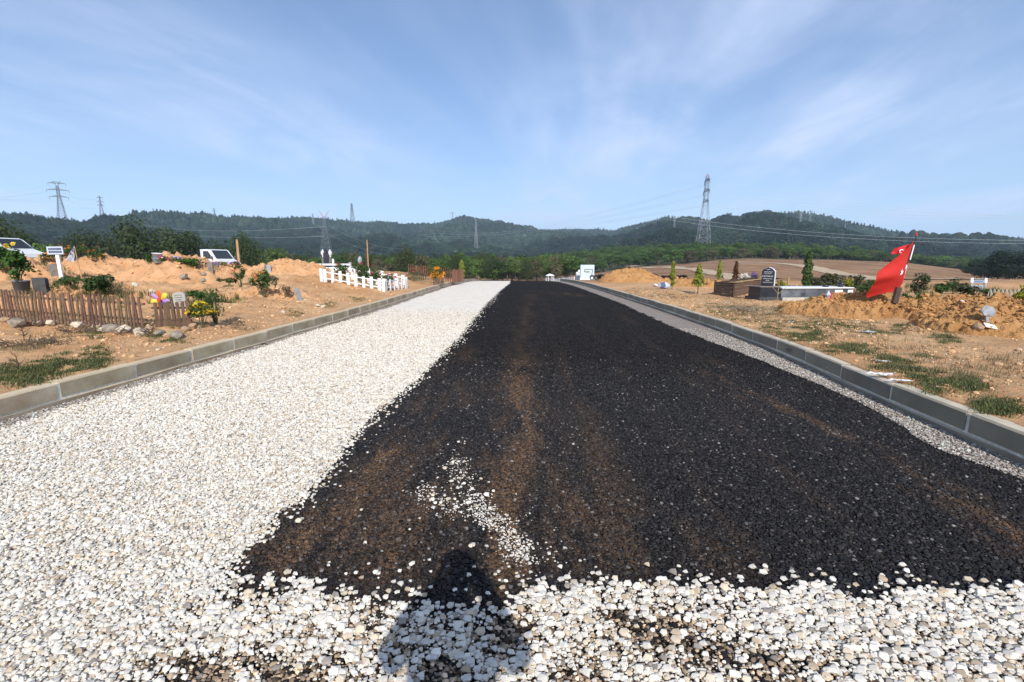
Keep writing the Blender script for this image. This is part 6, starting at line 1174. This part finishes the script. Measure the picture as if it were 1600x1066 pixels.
def arch_stone():
    p = on(1526, 21); s_ = mpp(p); o = thing('arched_gravestone', 'white gravestone with two turned posts and an arched blue-grey top panel', 'gravestone', p, R(-8)); zt = at(1526, 434, 21).z-p.z; w_ = 19*s_; BL = mat('blue_grey_marble', (.22, .28, .37), .4, .1, 3)
    for s in (-1, 1): b = MB(); b.lathe([(.06, -.1), (.06, zt*.62), (.085, zt*.64), (.055, zt*.68), (.075, zt*.80), (.05, zt*.86), (.065, zt*.93), (0, zt*1.0)], 10, (s*w_*.5, 0, 0)); b.build('turned_post', WHITE, o, True)
    b = MB(); b.prism([(-w_*.44, zt*.60), (w_*.44, zt*.60), (w_*.44, zt*.72)]+[(w_*.44*math.cos(t), zt*.74+zt*.12*math.sin(t)) for t in np.linspace(.2, 2.94, 9)]+[(-w_*.44, zt*.72)], .06); b.build('arch_panel', BL, o); b = MB(); b.box((0, 0, zt*.22), (w_*.86, .06, zt*.50)); b.build('name_panel', BL, o); b = MB()
    for k in range(5): b.box((0, -.033, zt*(.42-.085*k)), (w_*(.72-.06*(k % 2)), .006, zt*.028))
    b.build('lettering', LETW, o); b = MB(); b.box((0, -.033, zt*.70), (w_*.6, .006, zt*.03)); b.build('arch_lettering', LETB, o)
arch_stone()
for i in range(9):
    p = on(1545+i*6.2, 17+i*.1); s_ = mpp(p); o = link('wire_hoop', MB().tube([(9*s_*.5*math.cos(t), 0, 14*s_*math.sin(t)*(1-.02*i)) for t in np.linspace(0, math.pi, 9)], .75*s_, 5).mesh('wire_hoop', mat('hoop_plastic', (.40, .38, .30), .6, .15), True), None, p, (0, 0, R(65))); tag(o, 'pale bent hoop in the row edging a grave beside the white arched gravestone', 'hoop', 'hoops edging the grave')
p = hit(1293, 469); s_ = mpp(p); o = thing('flower_wrap', 'pink-edged clear flower wrapping lying against the tomb', 'wrapping', p); b = MB(); b.lathe([(1*s_, -1*s_), (4.5*s_, 8*s_), (1*s_, 14*s_)], 5); b.build('film', FILM, o); b = MB(); b.box((4*s_, -1*s_, 6*s_), (2*s_, 1.5*s_, 11*s_)); b.build('ribbon', F_PK, o)
p = hit(1177, 467); s_ = mpp(p); rock(p, 16*s_, DSTONE, 'dark lump of stone leaning on the plank frame', 1210, 1.1); p = hit(1186, 466); rock(p, 9*mpp(p), ROCKM['w'], 'white stone between the plank frame and the tomb', 1211)
p = hit(1206, 470); s_ = mpp(p); o = link('dry_sapling', MB().tube([(0, 0, -.05), (.01, 0, 18*s_), (.02, 0, 36*s_)], [.9*s_, .7*s_, .3*s_], 5).tube([(0, 0, 12*s_), (-11*s_, 0, 24*s_)], [.6*s_, .3*s_], 4).tube([(0, 0, 10*s_), (12*s_, 0, 22*s_)], [.6*s_, .3*s_], 4).mesh('dry_sapling', TWIG), None, p+Vector((0, -.3, 0))); tag(o, 'thin bare sapling in front of the black headstone', 'sapling')
for i, (u, v, px, lab) in enumerate([(1235, 505, 10, 'scrap of white film in the grass near the tomb'), (1354, 521, 18, 'clear crumpled film lying on the sandy verge'), (1378, 567, 18, 'torn white paper on the grassy verge'), (1375, 588, 26, 'string of white paper scraps along the kerb top'), (1258, 576, 9, 'pale lump of rubbish at the foot of the kerb'), (1405, 598, 26, 'long white paper scrap lying along the kerb'), (1480, 672, 26, 'splash of pale cement on the chippings by the kerb')]):
    p = hit(u, v) if i not in (4, 6) else hit_road(u, v); s_ = mpp(p); r = np.random.default_rng(i+5); V = []; n = 7
    for a in range(n):
        for c in range(n): V.append(((a/(n-1)-.5)*px*s_*(1+.3*r.normal()), (c/(n-1)-.5)*px*.35*s_*(1+.3*r.normal()), abs(r.normal())*px*.06*s_+.02))
    o = link('paper_scrap', np_mesh('paper_scrap', V, grid_faces(n, n), PLW if i != 1 else FILM), None, p, (0, 0, R(-20 if u > 1300 else 0))); tag(o, lab, 'litter')
# spray marks on the kerb
def kmark(name, u0, u1, v, hgt, mt, sd):
    r = random.Random(sd); a = hit_road(u0, v[0], .12); c = hit_road(u1, v[1], .12); b = MB()
    for _ in range(16):
        t = r.random(); y = a.y+(c.y-a.y)*t; z = .11+r.random()*.10*hgt+.02; L_ = r.uniform(.02, .06); h = r.uniform(.004, .010); x = float(kerbR(y))-.0105; x2 = float(kerbR(y+L_))-.0105; b.add([(x, y, z), (x2, y+L_, z), (x2, y+L_, z+h), (x, y, z+h)], [(0, 1, 2, 3)])
    b.build(name, mt, KERB_R)
kmark('paint_mark', 1278, 1330, (562, 585), .8, mat('worn_white_spray', (.34, .34, .33), .9, .2), 3); kmark('paint_mark', 1249, 1253, (550, 553), .7, mat('worn_red_spray', (.22, .08, .06), .9, .2), 4)
# ---------------- grass ----------------
def tuft(name, mt, n, h, w, seed, spread=.5, blade=.012):
    r = random.Random(seed); V = []; F = []
    for i in range(n):
        a = r.uniform(0, 6.28); q = w*math.sqrt(r.random()); x, y = q*math.cos(a), q*math.sin(a); t = r.uniform(0, 6.28); L_ = h*r.uniform(.4, 1.1); s = spread*L_*r.uniform(.2, 1); bx, by = math.cos(t), math.sin(t); k = blade*r.uniform(.6, 1.3); b = len(V)
        V += [(x-by*k*.5, y+bx*k*.5, 0), (x+by*k*.5, y-bx*k*.5, 0), (x+bx*s*.4+by*k*.4, y+by*s*.4-bx*k*.4, L_*.6), (x+bx*s*.4-by*k*.4, y+by*s*.4+bx*k*.4, L_*.6), (x+bx*s, y+by*s, L_*.95)]; F += [(b, b+1, b+2, b+3), (b+3, b+2, b+4)]
    return np_mesh(name, V, F, mt)
def grass(name, patches, tint, h, n_t, seed, blades=14, spread=.5, w=.06, blade=.009, world=()):
    gm = tintmat(name+'_blade', .8, .25, 4, spec=.2, transl=.25); vs = [tuft('tuft', gm, blades, h, w, seed+i, spread, blade) for i in range(4)]; r = np.random.default_rng(seed); P = []
    for (u, v, du, dv, dens) in patches:
        m = int(n_t*dens)
        for _ in range(m):
            a = r.uniform(0, 6.28); q = math.sqrt(r.random())*(1+.25*r.normal()); rr_ = ray(u+du*q*math.cos(a), v+dv*q*math.sin(a))
            if rr_.z > -.01: continue
            t = (.24-CAMH)/rr_.z; x, y = rr_.x*t, rr_.y*t
            if x < kerbL(y)-.10 or x > kerbR(y)+.10: P.append((x, y, float(Hm(x, y))-.005))
    for (x, y, dx, dy, m) in world: a = r.uniform(-1, 1, m); c = r.uniform(-1, 1, m); P += [(x+dx*p_, y+dy*q_, float(Hm(x+dx*p_, y+dy*q_))-.01) for p_, q_ in zip(a, c)]
    P = np.array(P); n = len(P); k = fbm(P[:, 0]*3, P[:, 1]*3, 3, seed)+.55*r.random(n) > .12; P = P[k]; n = len(P)
    scatter(name, P, r.uniform(.45, 1.25, n), np.c_[r.normal(0, .12, n), r.normal(0, .12, n), r.uniform(0, 6.28, n)], vs, np.array(tint)[None]*np.exp(r.normal(0, .28, (n, 1))), seed=seed)
grass('grass', [(150, 560, 22, 18, 1.0), (110, 572, 50, 14, 1.2), (30, 590, 60, 16, 1.4), (60, 578, 60, 12, .8), (265, 530, 32, 8, .9), (152, 528, 26, 5, .4), (515, 478, 12, 5, .3), (460, 492, 16, 5, .4), (610, 455, 14, 4, .3), (560, 470, 14, 3, .2), (395, 466, 12, 4, .2), (455, 435, 30, 5, .2),
   (1120, 485, 50, 8, .8), (1170, 495, 60, 12, 1.2), (1230, 512, 50, 12, 1.4), (1300, 512, 60, 8, 1.1), (1370, 522, 40, 6, .6), (1330, 548, 50, 9, 1.1), (1410, 565, 50, 8, 1.0), (1260, 528, 40, 8, 1.0), (1440, 590, 30, 8, .6), (1490, 607, 50, 12, 1.2), (1560, 640, 40, 12, 1.0), (1400, 582, 40, 7, .5), (1480, 535, 30, 7, .5), (1410, 517, 14, 4, .25), (1050, 465, 30, 5, .4), (1010, 462, 30, 4, .3), (1000, 455, 30, 3, .3), (1270, 489, 20, 4, .25)], (.098, .112, .042), .05, 330, 60, 12, .9, .07, .008)
grass('dry_grass', [(30, 545, 50, 10, .9), (70, 535, 40, 8, .5), (210, 524, 25, 6, .7), (110, 525, 40, 6, .5), (20, 475, 30, 14, .5), (110, 455, 50, 7, 1.0), (140, 447, 30, 10, .5), (60, 460, 50, 6, .8), (380, 515, 20, 5, .3), (350, 502, 30, 10, .3), (1150, 480, 40, 8, 1.0), (1180, 488, 40, 10, 1.0), (1200, 470, 60, 6, .5), (1300, 500, 60, 9, .5), (1380, 540, 120, 25, .7), (1530, 580, 70, 30, .7), (1040, 458, 60, 6, .6), (1100, 468, 50, 6, .6), (1420, 580, 90, 16, .5), (1500, 462, 90, 6, .7), (1400, 462, 60, 5, .4)], (.23, .18, .10), .075, 210, 80, 9, .8, .09, .007)
grass('weed_clumps', [(15, 458, 25, 5, .8), (100, 458, 30, 4, .8), (130, 460, 20, 4, .5), (1560, 462, 40, 4, .6), (1460, 458, 40, 4, .6), (1380, 458, 30, 4, .5), (1300, 452, 60, 3, .8), (1420, 452, 60, 3, .9), (1500, 456, 60, 4, .9)], (.075, .095, .03), .28, 60, 90, 18, .5, .09, .012, [(-10.6, 12.7, 2.6, .6, 90), (-12.2, 12.9, .9, .5, 40), (-9.6, 13.6, 1.6, .4, 40)])
grass('dry_weeds', [(60, 470, 40, 3, .3)], (.26, .22, .10), .24, 40, 93, 16, .7, .09, .010, [(-10.4, 12.6, 2.8, .6, 90), (-8.8, 13.2, .8, .5, 30)])
# brushwood lying on the verges
def brush(u, v, px, label, seed, mt=None, dens=26):
    p = hit(u, v); s_ = mpp(p); r = random.Random(seed); b = MB()
    for _ in range(dens):
        x = r.uniform(-.5, .5)*px*s_; y = r.uniform(-.12, .12)*px*s_; a = r.uniform(-.5, .5)+(math.pi if r.random() < .5 else 0); L_ = r.uniform(.2, .5)*px*s_; z = r.uniform(.01, .10); q = Vector((x, y, z)); e = q+Vector((math.cos(a)*L_*.6, math.sin(a)*L_*.5, r.uniform(0, .35)*L_)); m = q.lerp(e, .5)+Vector((0, 0, .04*r.random())); b.tube([q, m, e], [.6*s_+.001, .45*s_+.001, .2*s_], 3)
    o = b.build('brushwood', mt or DTWIG, None, False, p); tag(o, label, 'brushwood'); return o
brush(35, 545, 90, 'dark dry brushwood on the sand at the edge of the view', 1); brush(80, 540, 60, 'dark brushwood in front of the long fence', 2); brush(120, 522, 60, 'greyish twigs lying below the big white rock', 3); brush(210, 525, 50, 'bundle of grey twigs below the round white boulder', 4); brush(1165, 487, 70, 'pale dry brushwood on the grass by the plank frame', 5, TWIG, 40); brush(1190, 492, 60, 'tall dry stalks on the verge in front of the tomb', 6, TWIG, 26); brush(375, 510, 40, 'dry twigs beside the yellow chrysanthemum', 7, DTWIG, 16)
def sapling(u, v, hp, label, seed):
    p = hit(u, v); s_ = mpp(p); r = random.Random(seed); b = MB(); h = hp*s_; b.tube([(0, 0, -.05), (.01, 0, h*.5), (-.01, 0, h)], [.9*s_, .7*s_, .3*s_], 5)
    for _ in range(12): z = r.uniform(.25, .95)*h; a = r.uniform(0, 6.28); L_ = r.uniform(.15, .4)*h; b.tube([(0, 0, z), (math.cos(a)*L_*.6, math.sin(a)*L_*.6, z+L_*.3), (math.cos(a)*L_, math.sin(a)*L_, z+L_*.8)], [.5*s_, .35*s_, .15*s_], 4)
    o = b.build('dry_sapling', DTWIG, None, False, p); tag(o, label, 'sapling')
sapling(30, 585, 34, 'small bare dark shrub in the grass by the kerb', 3); sapling(38, 535, 26, 'thin leafless sprig on the brushwood', 4); sapling(131, 499, 32, 'grey leafless weed growing against the long fence', 5)
# ---------------- the photographer, whose shadow falls ahead ----------------
def photographer():
    me = bpy.data.meshes.new('person'); J = {}; V = []; E = []; RAD = []
    def v(n, p, r): J[n] = len(V); V.append(p); RAD.append(r); return J[n]
    def e(a, b): E.append((J[a], J[b]))
    y0 = -.20
    v('pelvis', (-.04, y0, .95), .155); v('waist', (-.04, y0, 1.10), .15); v('chest', (-.04, y0-.01, 1.30), .17); v('neckb', (-.04, y0, 1.45), .085); v('neck', (-.04, y0+.02, 1.51), .06); v('head0', (-.035, y0+.04, 1.59), .092); v('head1', (-.035, y0+.04, 1.68), .098); v('head2', (-.035, y0+.03, 1.74), .055)
    for a, b in [('pelvis', 'waist'), ('waist', 'chest'), ('chest', 'neckb'), ('neckb', 'neck'), ('neck', 'head0'), ('head0', 'head1'), ('head1', 'head2')]: e(a, b)
    for s, n in ((-1, 'l'), (1, 'r')):
        v(n+'sh', (-.04+s*.19, y0, 1.40), .09); v(n+'el', (-.04+s*.27, y0+.10, 1.20), .065); v(n+'wr', (-.02+s*.10, y0+.16, 1.49), .045); v(n+'ha', (-.02+s*.065, y0+.15, 1.56), .040); v(n+'hip', (-.04+s*.10, y0, .88), .10); v(n+'kn', (-.04+s*.13, y0+.02, .50), .068); v(n+'an', (-.04+s*.15, y0-.02, .10), .045); v(n+'to', (-.04+s*.17, y0+.17, .045), .036)
        for a, b in [('chest', n+'sh'), (n+'sh', n+'el'), (n+'el', n+'wr'), (n+'wr', n+'ha'), ('pelvis', n+'hip'), (n+'hip', n+'kn'), (n+'kn', n+'an'), (n+'an', n+'to')]: e(a, b)
    me.from_pydata(V, E, []); o = bpy.data.objects.new('person', me); C.objects.link(o); me.materials.append(mat('dark_clothes', (.05, .055, .07), .9, .2, 5))
    sk = o.modifiers.new('skin', 'SKIN'); sk.use_smooth_shade = True
    for d, r in zip(me.skin_vertices[0].data, RAD): d.radius = (r, r)
    me.skin_vertices[0].data[J['pelvis']].use_root = True; ss_ = o.modifiers.new('sub', 'SUBSURF'); ss_.levels = ss_.render_levels = 2; tag(o, 'photographer in dark clothes standing on the chippings, known by the shadow', 'person')
    c = thing('photo_camera', 'black camera held up to the face of the photographer', 'camera', (0, 0, CAMH)); b = MB(); b.box((0, -.10, 0), (.14, .06, .10)); b.build('body', DMETAL, c, bevel=.008); b = MB(); b.lathe([(.035, 0), (.04, .05), (.042, .055), (.036, .056), (.03, .03), (0, .03)], 18, (0, -.075, 0), rot=Matrix.Rotation(R(-90), 3, 'X')); b.build('lens', DMETAL, c)
photographer()
